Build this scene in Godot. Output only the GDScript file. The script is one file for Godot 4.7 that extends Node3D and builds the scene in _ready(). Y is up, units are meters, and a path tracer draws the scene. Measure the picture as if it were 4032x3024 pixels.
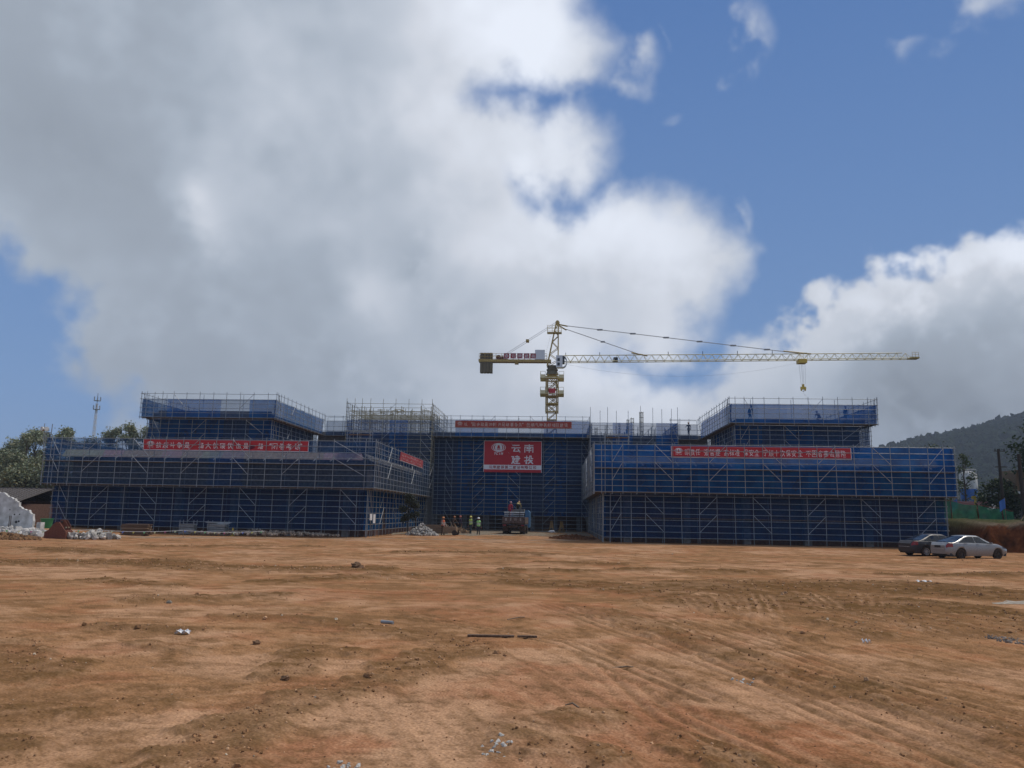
extends Node3D

var rng := RandomNumberGenerator.new()
var M := {}
var used_names := {}
var tube_mesh: CylinderMesh
var box_mesh: BoxMesh
var soil_map: PackedFloat32Array   # how much loose dark soil lies on each 8 cm of the yard
const SOIL_W := 1250
const SOIL_H := 1000


func _ready() -> void:
	rng.seed = 7
	add_camera_and_light()
	make_materials()
	build_ground()
	build_terrain()
	build_building()
	build_scaffolds()
	build_banners()
	build_crane()
	build_trees()
	build_surroundings()
	build_vehicles()
	build_people()
	build_yard_things()


# ------------------------------------------------------------------ camera, sky, sun
func add_camera_and_light() -> void:
	var cam := Camera3D.new()
	cam.name = "camera"
	cam.fov = 52.0
	cam.near = 0.1
	cam.far = 6000.0
	cam.basis = Basis(Vector3.UP, deg_to_rad(3.45)) * Basis(Vector3.RIGHT, deg_to_rad(9.4)) * Basis(Vector3.BACK, deg_to_rad(0.99))
	cam.position = Vector3(0, 2.2, 0)
	add_child(cam)
	cam.current = true
	var env := Environment.new()
	env.background_mode = Environment.BG_SKY
	var sky := Sky.new()
	var pano := PanoramaSkyMaterial.new()
	pano.panorama = ImageTexture.create_from_image(sky_image())
	pano.energy_multiplier = 0.64
	sky.sky_material = pano
	env.sky = sky
	env.tonemap_mode = Environment.TONE_MAPPER_LINEAR
	env.tonemap_exposure = 1.6
	env.sdfgi_enabled = true
	env.ssao_enabled = true
	env.ssil_enabled = true
	env.fog_enabled = true
	env.fog_density = 0.0003
	env.fog_light_color = Color(0.70, 0.75, 0.82)
	var we := WorldEnvironment.new()
	we.name = "environment"
	we.environment = env
	add_child(we)
	var sun := DirectionalLight3D.new()
	sun.name = "sun"
	sun.light_energy = 0.5
	sun.light_angular_distance = 14.0
	sun.light_color = Color(1.0, 0.96, 0.9)
	sun.shadow_enabled = true
	add_child(sun)
	sun.look_at_from_position(Vector3(0.42, 0.86, -0.28), Vector3.ZERO, Vector3.UP)


const CLOUD_MAIN := [-47.7, 37.4, 0.9, 47.4, 1.4, 35.4, 3.9, 32.8, 3.2, 29.9, 1.9, 29.2, -1.2, 30.0, -4.8, 30.2, -7.0, 29.6, -3.0, 28.8, 1.4, 28.2, 3.5, 26.3, 3.2, 24.5, 0.9, 23.2, -2.5, 23.5, -1.1, 22.0, 2.5, 22.9, 6.7, 23.2, 9.4, 21.7, 11.7, 20.3, 14.2, 18.3, 13.5, 16.7, 12.2, 16.1, 11.5, 13.9, 9.2, 13.0, 9.8, 11.7, 6.5, 10.9, 3.8, 10.7, 8.2, 10.3, 11.7, 9.3, 12.7, 0.6, -28.4, -0.1, -29.3, 7.4, -32.3, 8.2, -33.2, 11.5, -33.1, 13.3, -35.0, 13.9, -37.2, 15.5, -39.2, 16.2, -44.7, 17.5]
const CLOUD_HEAP := [16.3, 14.9, 18.2, 15.6, 20.8, 15.9, 21.7, 16.3, 23.8, 16.9, 26.1, 18.2, 28.4, 18.3, 30.8, 18.2, 39.3, 17.9, 37.6, 0.9, 8.0, 0.5, 9.8, 9.4, 13.0, 10.6, 14.3, 12.1, 16.2, 12.7, 16.9, 13.6]
const WISPS := [[5.7, 31.8, 1.5, 2.0, 0.75], [7.5, 32.6, 0.5, 1.3, 0.5], [7.8, 27.8, 1.3, 0.8, 0.5], [14.4, 32.7, 1.2, 1.9, 0.7], [13.4, 30.9, 0.8, 1.5, 0.55], [12.3, 29.7, 1.3, 0.5, 0.3],
	[30.4, 31.6, 2.4, 1.5, 0.75], [25.9, 30.4, 1.0, 0.5, 0.3], [13.3, 20.5, 0.8, 1.7, 0.45], [5.0, 29.3, 2.0, 1.3, 0.45], [10.8, 11.6, 2.0, 0.8, 0.4], [13.9, 17.9, 0.8, 1.3, 0.4]]
const CLOUD_TONE := [[-36.4, 26.5, 10.1, -0.16], [-38.5, 22.4, 5.7, -0.08], [-18.5, 31.5, 10.1, 0.02], [-6.0, 34.2, 6.7, 0.22], [-0.5, 34.6, 3.7, 0.14], [-0.4, 31.5, 3.0, 0.1], [-26.4, 20.9, 1.7, 0.2],
	[-25.0, 19.2, 2.0, 0.12], [-30.0, 18.5, 5.1, -0.09], [-12.9, 25.3, 6.7, -0.03], [-17.8, 21.1, 5.1, -0.08], [-7.5, 24.1, 3.0, 0.08], [0.0, 25.8, 3.0, 0.16], [3.2, 20.3, 3.7, 0.18],
	[8.3, 19.2, 3.4, 0.2], [-2.1, 19.7, 2.7, 0.1], [-10.8, 18.1, 2.0, -0.12], [-14.4, 15.0, 2.7, 0.15], [-8.9, 13.3, 3.4, -0.05], [-21.9, 10.2, 7.4, -0.1], [-28.4, 10.0, 4.7, -0.12],
	[-30.7, 7.9, 3.0, -0.08], [-15.4, 9.0, 6.1, -0.08], [0.4, 17.1, 2.4, -0.05], [6.5, 8.7, 5.1, 0.12], [1.5, 10.4, 3.0, 0.05], [18.1, 14.6, 1.7, 0.2], [20.8, 14.7, 2.0, 0.24],
	[24.5, 15.8, 2.5, 0.28], [27.8, 16.8, 2.9, 0.28], [30.9, 16.9, 2.7, 0.24], [26.0, 9.9, 5.7, -0.14], [28.3, 5.9, 6.7, -0.22], [21.8, 6.8, 5.1, -0.14], [23.6, 8.8, 3.0, -0.07], [19.2, 11.9, 2.7, 0.08], [3.0, 18.0, 9.0, 0.09], [-5.0, 30.0, 7.0, 0.06], [8.0, 9.0, 6.0, 0.08]]

var cloud_noise: FastNoiseLite
var cloud_fine: FastNoiseLite
var cloud_wide: FastNoiseLite
var cover_grid: PackedFloat32Array
var tone_grid: PackedFloat32Array
const GW := 240
const GH := 130


func inside_distance(poly: PackedVector2Array, p: Vector2) -> float:
	var best := 1e9
	var n := poly.size()
	for i in n:
		var q := Geometry2D.get_closest_point_to_segment(p, poly[i], poly[(i + 1) % n])
		best = minf(best, p.distance_squared_to(q))
	return sqrt(best) * (1.0 if Geometry2D.is_point_in_polygon(p, poly) else -1.0)


func pairs(a: Array) -> PackedVector2Array:
	var out := PackedVector2Array()
	for i in range(0, a.size(), 2):
		out.append(Vector2(a[i], a[i + 1]))
	return out


# cloud cover and tone in the half of the sky that the clouds described above fill; degrees round (x) and up (y)
func cloud_grids() -> void:
	var a := pairs(CLOUD_MAIN)
	var b := pairs(CLOUD_HEAP)
	cover_grid.resize(GW * GH)
	tone_grid.resize(GW * GH)
	for j in GH:
		for i in GW:
			var p := Vector2(-60.0 + i * 0.5, j * 0.5 - 2.0)
			var d := maxf(inside_distance(a, p), inside_distance(b, p))
			var c := clampf(d / 3.0, -1.0, 1.0)
			for w in WISPS:
				var e := Vector2((p.x - w[0]) / w[2], (p.y - w[1]) / w[3]).length_squared()
				c = maxf(c, -0.8 + exp(-e * 0.6) * (0.45 + w[4]) * 0.84)
			var t := 0.555
			for k in CLOUD_TONE:
				t += k[3] * exp(-Vector2(p.x - k[0], p.y - k[1]).length_squared() / (k[2] * k[2]))
			var edge := smoothstep(0.0, 14.0, minf(minf(p.x + 58.0, 58.0 - p.x), 58.0 - p.y))
			var wide := clampf(cloud_wide.get_noise_2d(p.x, p.y) * 2.2 + 0.25, -1.0, 1.0)
			cover_grid[j * GW + i] = lerpf(wide, c, edge)
			tone_grid[j * GW + i] = lerpf(0.5, t, edge)


func grid_at(g: PackedFloat32Array, x: float, y: float) -> float:
	var u := clampf((x + 60.0) * 2.0, 0.0, GW - 1.01)
	var v := clampf((y + 2.0) * 2.0, 0.0, GH - 1.01)
	var i := int(u)
	var j := int(v)
	var k := j * GW + i
	return lerpf(lerpf(g[k], g[k + 1], u - i), lerpf(g[k + GW], g[k + GW + 1], u - i), v - j)


func sky_at(az: float, el: float) -> Color:
	var d := Vector3(sin(deg_to_rad(az)) * cos(deg_to_rad(el)), sin(deg_to_rad(el)), -cos(deg_to_rad(az)) * cos(deg_to_rad(el))) * 57.3
	var n1 := cloud_noise.get_noise_3dv(d)
	var n2 := cloud_fine.get_noise_3dv(d)
	var wx := az + n1 * 2.6 + n2 * 0.8
	var wy := el + cloud_noise.get_noise_3d(d.y, d.z + 90.0, d.x) * 2.0
	var c := 0.0
	var tone := 0.47
	if absf(wx) < 59.0 and wy < 62.0:
		c = grid_at(cover_grid, wx, maxf(wy, 0.0))
		tone = grid_at(tone_grid, az + n1 * 3.5, el + n2 * 1.5)
	else:
		c = clampf(cloud_wide.get_noise_2d(az, el) * 2.2 + 0.25, -1.0, 1.0)
	var dens := c * 1.25 + n1 * 0.45 + n2 * 0.58
	var feather := 1.0 - smoothstep(12.0, 17.0, az) * (1.0 - smoothstep(20.0, 25.0, el))
	var alpha := smoothstep(lerpf(-0.25, -0.55, feather), lerpf(0.32, 0.80, feather), dens)
	var soft := smoothstep(0.2, 1.5, dens)
	var lobe := cloud_noise.get_noise_3dv(d + Vector3(0.6, 2.2, 0.0))
	var heap := 1.0 - feather
	tone += n1 * 0.09 + n2 * lerpf(0.025, 0.06, heap) + clampf(n1 - lobe, -0.4, 0.4) * lerpf(0.07, 0.2, heap)
	# rims of the clouds are thin and white, thick bellies are grey
	tone = lerpf(maxf(tone, lerpf(0.42, 0.66, smoothstep(-26.0, -6.0, az))), tone, soft)
	if tone < 0.40:
		tone = 0.40 - (0.40 - tone) * 0.45
	tone = clampf(tone, 0.25, 0.9)
	var cloud := Color(0.935, 0.99, 1.10).lerp(Color(0.865, 0.985, 1.16), clampf((0.70 - tone) * 4.0, 0.0, 1.0)) * tone
	var up := clampf(el / 40.0, 0.0, 1.0)
	var blue := Color(0.25, 0.41, 0.67).lerp(Color(0.080, 0.178, 0.425), pow(up, 0.55))
	return blue.lerp(cloud, alpha)


func sky_image() -> Image:
	cloud_noise = FastNoiseLite.new()
	cloud_noise.seed = 11
	cloud_noise.frequency = 0.085
	cloud_noise.fractal_octaves = 4
	cloud_fine = FastNoiseLite.new()
	cloud_fine.seed = 23
	cloud_fine.frequency = 0.36
	cloud_fine.fractal_octaves = 5
	cloud_fine.fractal_gain = 0.55
	cloud_wide = FastNoiseLite.new()
	cloud_wide.seed = 5
	cloud_wide.frequency = 0.03
	cloud_wide.fractal_octaves = 3
	cloud_grids()
	var small := Image.create(720, 360, false, Image.FORMAT_RGBF)
	for y in 360:
		var el := 90.0 - (y + 0.5) * 0.5
		for x in 720:
			small.set_pixel(x, y, sky_at(wrapf((x + 0.5) * 0.5, -180.0, 180.0), maxf(el, 0.0)) if el > -1.0 else Color(0.2, 0.2, 0.2))
	small.resize(4096, 2048, Image.INTERPOLATE_BILINEAR)
	var step := 360.0 / 4096.0
	for y in range(560, 1026):
		for x in range(-512, 432):   # the panorama begins straight ahead of the building
			small.set_pixel(posmod(x, 4096), y, sky_at((x + 0.5) * step, maxf(90.0 - (y + 0.5) * step, 0.0)))
	return small


# ------------------------------------------------------------------ helpers
func lin(r: float, g: float, b: float, a := 1.0) -> Color:
	var c := Color(r, g, b).linear_to_srgb()
	c.a = a
	return c


func mat(key: String, r: float, g: float, b: float, rough := 0.85, metal := 0.0) -> StandardMaterial3D:
	var m := StandardMaterial3D.new()
	m.resource_name = key
	m.albedo_color = lin(r, g, b)
	m.roughness = rough
	m.metallic = metal
	M[key] = m
	return m


func noise_tex(seed_: int, freq: float, lo: Color, hi: Color, size := 512, oct := 5) -> NoiseTexture2D:
	var n := FastNoiseLite.new()
	n.seed = seed_
	n.frequency = freq
	n.fractal_octaves = oct
	var t := NoiseTexture2D.new()
	t.width = size
	t.height = size
	t.seamless = true
	t.noise = n
	var g := Gradient.new()
	g.set_color(0, lo)
	g.set_color(1, hi)
	t.color_ramp = g
	return t


func grain(m: StandardMaterial3D, tex: Texture2D, scale_: float) -> void:
	m.albedo_texture = tex
	m.uv1_triplanar = true
	m.uv1_world_triplanar = true
	m.uv1_scale = Vector3.ONE * scale_


func make_materials() -> void:
	tube_mesh = CylinderMesh.new()
	tube_mesh.top_radius = 1.0
	tube_mesh.bottom_radius = 1.0
	tube_mesh.height = 1.0
	tube_mesh.radial_segments = 7
	tube_mesh.rings = 0
	box_mesh = BoxMesh.new()
	var blotch := noise_tex(3, 0.02, Color(0.72, 0.72, 0.72), Color(1, 1, 1))
	var rusty := noise_tex(9, 0.03, Color(0.55, 0.5, 0.45), Color(1, 1, 1))
	grain(mat("steel", 0.37, 0.395, 0.41, 0.5, 0.35), blotch, 0.35)
	grain(mat("steel_bright", 0.50, 0.525, 0.54, 0.45, 0.35), blotch, 0.35)
	grain(mat("steel_worn", 0.52, 0.50, 0.36, 0.6, 0.2), rusty, 0.4)
	grain(mat("concrete", 0.27, 0.26, 0.25, 0.95), blotch, 0.25)
	grain(mat("concrete_dark", 0.24, 0.23, 0.22, 0.95), blotch, 0.25)
	grain(mat("brick_wall", 0.22, 0.125, 0.10, 0.95), blotch, 0.4)
	for i in 4:
		grain(mat("form_%d" % i, 0.46 + 0.08 * (i % 2), 0.38 + 0.05 * (i % 3), 0.31 + 0.03 * i, 0.85), blotch, 0.3)
	grain(mat("board", 0.26, 0.19, 0.12, 0.9), rusty, 0.6)
	grain(mat("timber", 0.20, 0.13, 0.085, 0.9), rusty, 1.3)
	grain(mat("timber_pale", 0.38, 0.28, 0.19, 0.9), rusty, 1.3)
	grain(mat("plaster", 0.74, 0.74, 0.73, 0.9), noise_tex(13, 0.012, Color(0.7, 0.69, 0.67), Color(1, 1, 1)), 0.2)
	grain(mat("roof_tile", 0.20, 0.185, 0.18, 0.9), rusty, 0.5)
	grain(mat("rust", 0.25, 0.085, 0.05, 0.85), rusty, 0.8)
	grain(mat("crane_yellow", 0.72, 0.54, 0.17, 0.5), rusty, 0.3)
	mat("crane_pale", 0.70, 0.62, 0.38, 0.5)
	mat("crane_white", 0.68, 0.70, 0.72, 0.5)
	grain(mat("counterweight", 0.28, 0.25, 0.17, 0.9), rusty, 0.3)
	mat("dark", 0.02, 0.02, 0.022, 0.6)
	mat("rubber", 0.022, 0.021, 0.02, 0.85)
	mat("cable", 0.36, 0.36, 0.36, 0.6)
	mat("white_paint", 0.72, 0.72, 0.72, 0.5)
	mat("red_paint", 0.45, 0.03, 0.04, 0.6)
	mat("yellow_paint", 0.62, 0.42, 0.05, 0.5)
	mat("glass_dark", 0.015, 0.017, 0.02, 0.08)
	grain(mat("trunk", 0.13, 0.10, 0.08, 0.95), rusty, 1.0)
	grain(mat("pole_wood", 0.07, 0.055, 0.045, 0.95), rusty, 1.0)
	# debris netting: open weave, so part of what lies behind shows through it
	var weave := noise_tex(31, 0.01, Color(0.62, 0.66, 0.74), Color(1, 1, 1), 512, 4)
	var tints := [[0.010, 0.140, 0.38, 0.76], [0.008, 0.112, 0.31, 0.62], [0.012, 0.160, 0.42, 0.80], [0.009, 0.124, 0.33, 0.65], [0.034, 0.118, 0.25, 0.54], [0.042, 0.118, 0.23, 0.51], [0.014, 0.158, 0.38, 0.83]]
	for i in tints.size():
		var t: Array = tints[i]
		var m := mat("net_%d" % i, t[0], t[1], t[2], 0.95)
		m.albedo_color.a = t[3]
		m.transparency = BaseMaterial3D.TRANSPARENCY_ALPHA
		m.cull_mode = BaseMaterial3D.CULL_DISABLED
		m.backlight_enabled = true
		m.backlight = lin(0.3, 0.7, 1.0)
		m.specular_mode = BaseMaterial3D.SPECULAR_DISABLED
		grain(m, weave, 0.11)
	var gn := mat("net_green", 0.06, 0.30, 0.13, 0.95)
	gn.albedo_color.a = 0.82
	gn.transparency = BaseMaterial3D.TRANSPARENCY_ALPHA
	gn.cull_mode = BaseMaterial3D.CULL_DISABLED
	grain(gn, weave, 0.25)


func add(o: Node3D, parent: Node, called: String) -> Node3D:
	if parent == self:
		var k: int = used_names.get(called, 0)
		used_names[called] = k + 1
		o.name = called if k == 0 else "%s_%03d" % [called, k]
		add_child(o)
	else:
		o.name = called
		parent.add_child(o, true)
	return o


func thing(called: String, label: String, category: String, at := Vector3.ZERO, turn := 0.0, group := "") -> Node3D:
	var o := Node3D.new()
	add(o, self, called)
	o.position = at
	o.rotation.y = turn
	tag(o, label, category, group)
	return o


func tag(o: Node, label: String, category: String, group := "") -> void:
	o.set_meta("label", label)
	o.set_meta("category", category)
	if group:
		o.set_meta("group", group)


func mesh_node(mesh: Mesh, m: Material, parent: Node, called: String) -> MeshInstance3D:
	var o := MeshInstance3D.new()
	o.mesh = mesh
	o.material_override = m
	add(o, parent, called)
	return o


func along(a: Vector3, b: Vector3, r: float) -> Transform3D:
	var y := b - a
	var side := Vector3.RIGHT if absf(y.normalized().x) < 0.9 else Vector3.BACK
	var z := side.cross(y).normalized()
	var x := y.normalized().cross(z).normalized()
	return Transform3D(Basis(x * r, y, z * r), (a + b) * 0.5)


func bar(parent: Node, called: String, a: Vector3, b: Vector3, r: float, m: Material) -> MeshInstance3D:
	var o := mesh_node(tube_mesh, m, parent, called)
	o.transform = along(a, b, r)
	return o


func block(parent: Node, called: String, centre: Vector3, size: Vector3, m: Material, turn := 0.0) -> MeshInstance3D:
	var o := mesh_node(box_mesh, m, parent, called)
	o.transform = Transform3D(Basis(Vector3.UP, turn) * Basis.from_scale(size), centre)
	return o


func st_new() -> SurfaceTool:
	var st := SurfaceTool.new()
	st.begin(Mesh.PRIMITIVE_TRIANGLES)
	return st


func st_put(st: SurfaceTool, parent: Node, called: String, m: Material) -> MeshInstance3D:
	st.generate_normals()
	return mesh_node(st.commit(), m, parent, called)


func st_quad(st: SurfaceTool, a: Vector3, b: Vector3, c: Vector3, d: Vector3, smooth := -1) -> void:
	st.set_smooth_group(smooth)
	for p: Vector3 in [a, b, c, a, c, d]:
		st.add_vertex(p)


func st_box(st: SurfaceTool, t: Transform3D, size: Vector3) -> void:
	var h := size * 0.5
	var p := []
	for k in 8:
		p.append(t * Vector3(h.x * (1 if k & 1 else -1), h.y * (1 if k & 2 else -1), h.z * (1 if k & 4 else -1)))
	for f: Array in [[0, 2, 3, 1], [4, 5, 7, 6], [0, 4, 6, 2], [1, 3, 7, 5], [2, 6, 7, 3], [0, 1, 5, 4]]:
		st_quad(st, p[f[3]], p[f[2]], p[f[1]], p[f[0]])


func st_tube(st: SurfaceTool, a: Vector3, b: Vector3, r0: float, r1 := -1.0, n := 6) -> void:
	if r1 < 0.0:
		r1 = r0
	var t := along(a, b, 1.0)
	var x := t.basis.x
	var z := t.basis.z
	for k in n:
		var d0 := x * cos(TAU * k / n) + z * sin(TAU * k / n)
		var d1 := x * cos(TAU * (k + 1) / n) + z * sin(TAU * (k + 1) / n)
		st_quad(st, a + d0 * r0, a + d1 * r0, b + d1 * r1, b + d0 * r1, 1)
		st.set_smooth_group(-1)
		st.add_vertex(b)
		st.add_vertex(b + d0 * r1)
		st.add_vertex(b + d1 * r1)
		st.add_vertex(a)
		st.add_vertex(a + d1 * r0)
		st.add_vertex(a + d0 * r0)


# an uneven lump: a ball pushed in and out, n rings
func lump(seed_: int, rough := 0.35, n := 5) -> ArrayMesh:
	var fn := FastNoiseLite.new()
	fn.seed = seed_
	fn.frequency = 0.9
	var st := st_new()
	var p := func(i: int, j: int) -> Vector3:
		var th := PI * i / n
		var ph := TAU * (j % (n + 2)) / (n + 2)
		var v := Vector3(sin(th) * cos(ph), cos(th), sin(th) * sin(ph))
		return v * (1.0 + rough * fn.get_noise_3dv(v * 1.6) * 1.6)
	for i in n:
		for j in n + 2:
			st_quad(st, p.call(i, j), p.call(i, j + 1), p.call(i + 1, j + 1), p.call(i + 1, j))
	st.generate_normals()
	return st.commit()


func scatter(mesh: Mesh, m: Material, parent: Node, called: String, places: Array, colors: Array) -> MultiMeshInstance3D:
	var mm := MultiMesh.new()
	mm.transform_format = MultiMesh.TRANSFORM_3D
	mm.use_colors = colors.size() > 0
	mm.mesh = mesh
	mm.instance_count = places.size()
	for i in places.size():
		mm.set_instance_transform(i, places[i])
		if colors.size():
			mm.set_instance_color(i, colors[i])
	var o := MultiMeshInstance3D.new()
	o.multimesh = mm
	o.material_override = m
	add(o, parent, called)
	o.set_meta("kind", "stuff")
	return o


func tilt(s: Vector3) -> Basis:
	return Basis.from_euler(Vector3(rng.randf() * TAU, rng.randf() * TAU, rng.randf() * TAU)) * Basis.from_scale(s)


# ------------------------------------------------------------------ the yard
# loose dark soil: runs of points (x, z), half width, strength
const SOIL := [
	[1.1, 0.9, [-21.4, -30.6, -18.4, -30.9, -16.3, -32.0, -13.1, -29.8, -10.2, -30.1, -7.8, -30.8]],
	[0.9, 0.7, [-27.0, -41.0, -23.8, -38.5, -21.2, -37.2]],
	[0.5, 0.6, [-10.3, -19.2, -8.6, -19.6, -7.2, -20.5]],
	[0.28, 0.9, [-8.5, -14.7, -7.7, -14.6, -6.6, -14.6]],
	[0.5, 0.9, [-8.8, -12.4, -7.6, -11.1, -6.9, -11.0]],
	[0.35, 0.8, [-6.8, -16.6, -5.5, -16.5, -4.4, -16.0, -2.6, -14.9, -1.8, -14.1, -1.1, -12.8]],
	[0.42, 0.95, [-1.4, -13.7, -1.97, -12.5, -2.26, -10.6, -2.57, -10.0, -3.03, -9.3, -3.15, -8.5, -3.16, -7.7, -3.1, -6.4]],
	[0.4, 0.6, [-3.6, -11.0, -4.0, -13.2]],
	[0.25, 0.85, [-3.35, -13.0, -3.1, -12.9]],
	[0.4, 0.45, [-5.9, -8.9, -4.5, -9.2]],
	[0.6, 0.85, [-8.4, -43.8, -2.8, -46.2, -0.5, -44.5]],
	[0.25, 0.6, [-6.7, -12.8, -5.8, -12.5]],
	[0.3, 0.7, [-5.3, -7.5, -5.0, -7.4]],
	[0.6, 0.55, [-8.7, -24.7, -7.1, -27.0, -1.8, -30.2]],
	[0.5, 0.75, [-0.5, -38.0, 2.6, -37.3]],
	[0.4, 0.7, [-1.8, -32.0, 1.4, -32.4]],
	[0.9, 0.75, [-0.7, -26.4, 1.5, -25.7, 2.75, -24.4, 4.7, -23.9]],
	[1.6, 0.8, [5.2, -26.2, 7.5, -27.6, 11.8, -27.8, 13.1, -26.2]],
	[1.9, 0.75, [5.4, -21.8, 8.35, -21.6, 9.6, -19.6]],
	[0.4, 0.95, [4.3, -16.3, 4.8, -15.8]],
	[0.45, 0.95, [6.0, -19.0, 6.2, -16.7]],
	[0.3, 0.85, [1.7, -16.1, 2.0, -15.5]],
	[0.5, 0.6, [0.85, -19.4, 2.5, -14.8, 3.3, -12.0, 4.3, -10.6, 4.8, -8.9]],
	[0.35, 0.55, [2.45, -17.2, 3.4, -11.1, 4.3, -9.8]],
	[0.35, 0.7, [-0.4, -8.6, 0.5, -9.0]],
	[0.35, 0.75, [-0.3, -7.8, 0.4, -7.6]],
	[0.3, 0.75, [1.2, -8.3, 1.7, -7.8]],
	[0.3, 0.6, [4.3, -11.7, 4.6, -10.6]],
	[0.3, 0.6, [4.3, -10.6, 4.6, -8.4]],
	[0.5, 0.5, [-14.0, -24.0, -11.0, -22.5]],
	[0.7, 0.6, [14.0, -34.0, 20.0, -36.0]],
	[0.7, 0.5, [3.0, -33.5, 9.0, -34.5]],
	[0.6, 0.5, [-24.0, -46.0, -15.0, -49.0]],
	[0.9, 0.5, [-30.0, -33.0, -24.0, -32.0]]]
# wheel tracks: the run that each follows
const RUTS := [
	[3.60, -22.6, 3.50, -20.4, 3.74, -18.4], [4.15, -23.4, 4.46, -22.3, 4.25, -20.3, 3.80, -18.0, 4.3, -13.0], [5.0, -23.0, 4.75, -20.6, 4.09, -18.0], [5.75, -23.6, 5.25, -20.8, 4.55, -17.6],
	[7.5, -24.4, 7.1, -22.3, 6.8, -20.6, 7.6, -17.0], [9.2, -24.8, 8.7, -23.2, 8.1, -21.6], [0.7, -13.4, 1.3, -9.2], [2.2, -18.5, 3.4, -13.0, 4.2, -10.2, 4.9, -7.0], [3.1, -17.0, 4.3, -12.4, 5.1, -10.0, 6.0, -7.0],
	[-0.2, -20.0, 1.7, -14.8, 2.9, -11.0, 3.7, -7.5], [1.5, -8.8, 2.6, -6.4], [-20.0, -27.5, -8.0, -26.8, 4.0, -28.6, 18.0, -31.0], [-20.0, -29.2, -8.0, -28.5, 4.0, -30.2, 18.0, -32.8],
	[-16.0, -40.0, -2.0, -41.5, 14.0, -40.0], [-16.0, -42.0, -2.0, -43.5, 14.0, -42.0], [10.0, -14.0, 6.0, -9.0], [11.6, -14.0, 7.5, -9.0], [-8.0, -19.0, -3.0, -17.4, 0.5, -14.0, 1.8, -10.5]]
var yard_noise: FastNoiseLite
var yard_wide: FastNoiseLite
# where red subsoil was scraped bare and where a pale dry crust is left
const RED_EARTH := [[1.6, 0.8, [0.8, -10.6, 3.2, -9.4, 6.5, -9.0]], [1.0, 0.8, [1.5, -8.0, 4.5, -7.2]], [1.3, 0.7, [-2.5, -18.5, 1.5, -19.0]], [1.2, 0.7, [0.5, -24.0, 4.0, -22.5]], [0.7, 0.6, [-2.2, -7.4, -1.0, -6.8]], [1.5, 0.6, [-6.0, -22.0, -2.0, -21.0]]]
const PALE_CRUST := [[0.8, 0.9, [-4.9, -11.6, -3.7, -11.4]], [0.8, 0.85, [-1.9, -9.0, -0.2, -8.6]], [0.7, 0.8, [-4.9, -8.0, -3.8, -7.9]], [0.5, 0.9, [-0.6, -12.9, 0.5, -12.8]], [0.9, 0.8, [2.6, -10.4, 3.9, -9.2]], [1.0, 0.8, [5.2, -12.8, 6.6, -11.6]], [2.0, 0.7, [-22.0, -27.0, -14.0, -25.5]], [2.5, 0.6, [-14.0, -36.0, -2.0, -35.0]], [2.0, 0.6, [6.0, -38.0, 18.0, -42.0]], [1.2, 0.7, [-9.0, -16.8, -6.5, -17.4]]]
var red_map: PackedFloat32Array
var pale_map: PackedFloat32Array
var rut_map: PackedFloat32Array
var rut_side: PackedFloat32Array
var dust_map: PackedFloat32Array


func stamp(map: PackedFloat32Array, a: Vector2, b: Vector2, half: float, strength: float, hard: float) -> void:
	var i0 := clampi(int((minf(a.x, b.x) - half * 1.6 + 50.0) / 0.08), 0, SOIL_W - 1)
	var i1 := clampi(int((maxf(a.x, b.x) + half * 1.6 + 50.0) / 0.08), 0, SOIL_W - 1)
	var j0 := clampi(int((-maxf(a.y, b.y) - half * 1.6) / 0.08), 0, SOIL_H - 1)
	var j1 := clampi(int((-minf(a.y, b.y) + half * 1.6) / 0.08), 0, SOIL_H - 1)
	for j in range(j0, j1 + 1):
		for i in range(i0, i1 + 1):
			var p := Vector2(i * 0.08 - 50.0, -j * 0.08)
			var d := p.distance_to(Geometry2D.get_closest_point_to_segment(p, a, b)) / half
			if d < 1.6:
				var k := j * SOIL_W + i
				map[k] = maxf(map[k], strength * (1.0 - smoothstep(hard, 1.6, d)))


# a wheel track: how deep, and how far to the side of its middle
func stamp_track(a: Vector2, b: Vector2, half: float) -> void:
	var across := (b - a).orthogonal().normalized()
	var i0 := clampi(int((minf(a.x, b.x) - half + 50.0) / 0.08), 0, SOIL_W - 1)
	var i1 := clampi(int((maxf(a.x, b.x) + half + 50.0) / 0.08), 0, SOIL_W - 1)
	var j0 := clampi(int((-maxf(a.y, b.y) - half) / 0.08), 0, SOIL_H - 1)
	var j1 := clampi(int((-minf(a.y, b.y) + half) / 0.08), 0, SOIL_H - 1)
	for j in range(j0, j1 + 1):
		for i in range(i0, i1 + 1):
			var p := Vector2(i * 0.08 - 50.0, -j * 0.08)
			var d := p.distance_to(Geometry2D.get_closest_point_to_segment(p, a, b)) / half
			if d < 1.0:
				var k := j * SOIL_W + i
				rut_map[k] = maxf(rut_map[k], 1.0 - smoothstep(0.7, 1.0, d))
				rut_side[k] = (p - a).dot(across)


func tread(x: float, z: float) -> float:
	var m := map_at(rut_map, x, z)
	return m * smoothstep(-0.2, 0.7, sin(map_at(rut_side, x, z) * TAU / 0.25)) if m > 0.0 else 0.0


func map_at(map: PackedFloat32Array, x: float, z: float) -> float:
	var u := (x + 50.0) / 0.08
	var v := -z / 0.08
	if u < 0.0 or v < 0.0 or u >= SOIL_W - 1 or v >= SOIL_H - 1:
		return 0.0
	var i := int(u)
	var j := int(v)
	var k := j * SOIL_W + i
	return lerpf(lerpf(map[k], map[k + 1], u - i), lerpf(map[k + SOIL_W], map[k + SOIL_W + 1], u - i), v - j)


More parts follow.
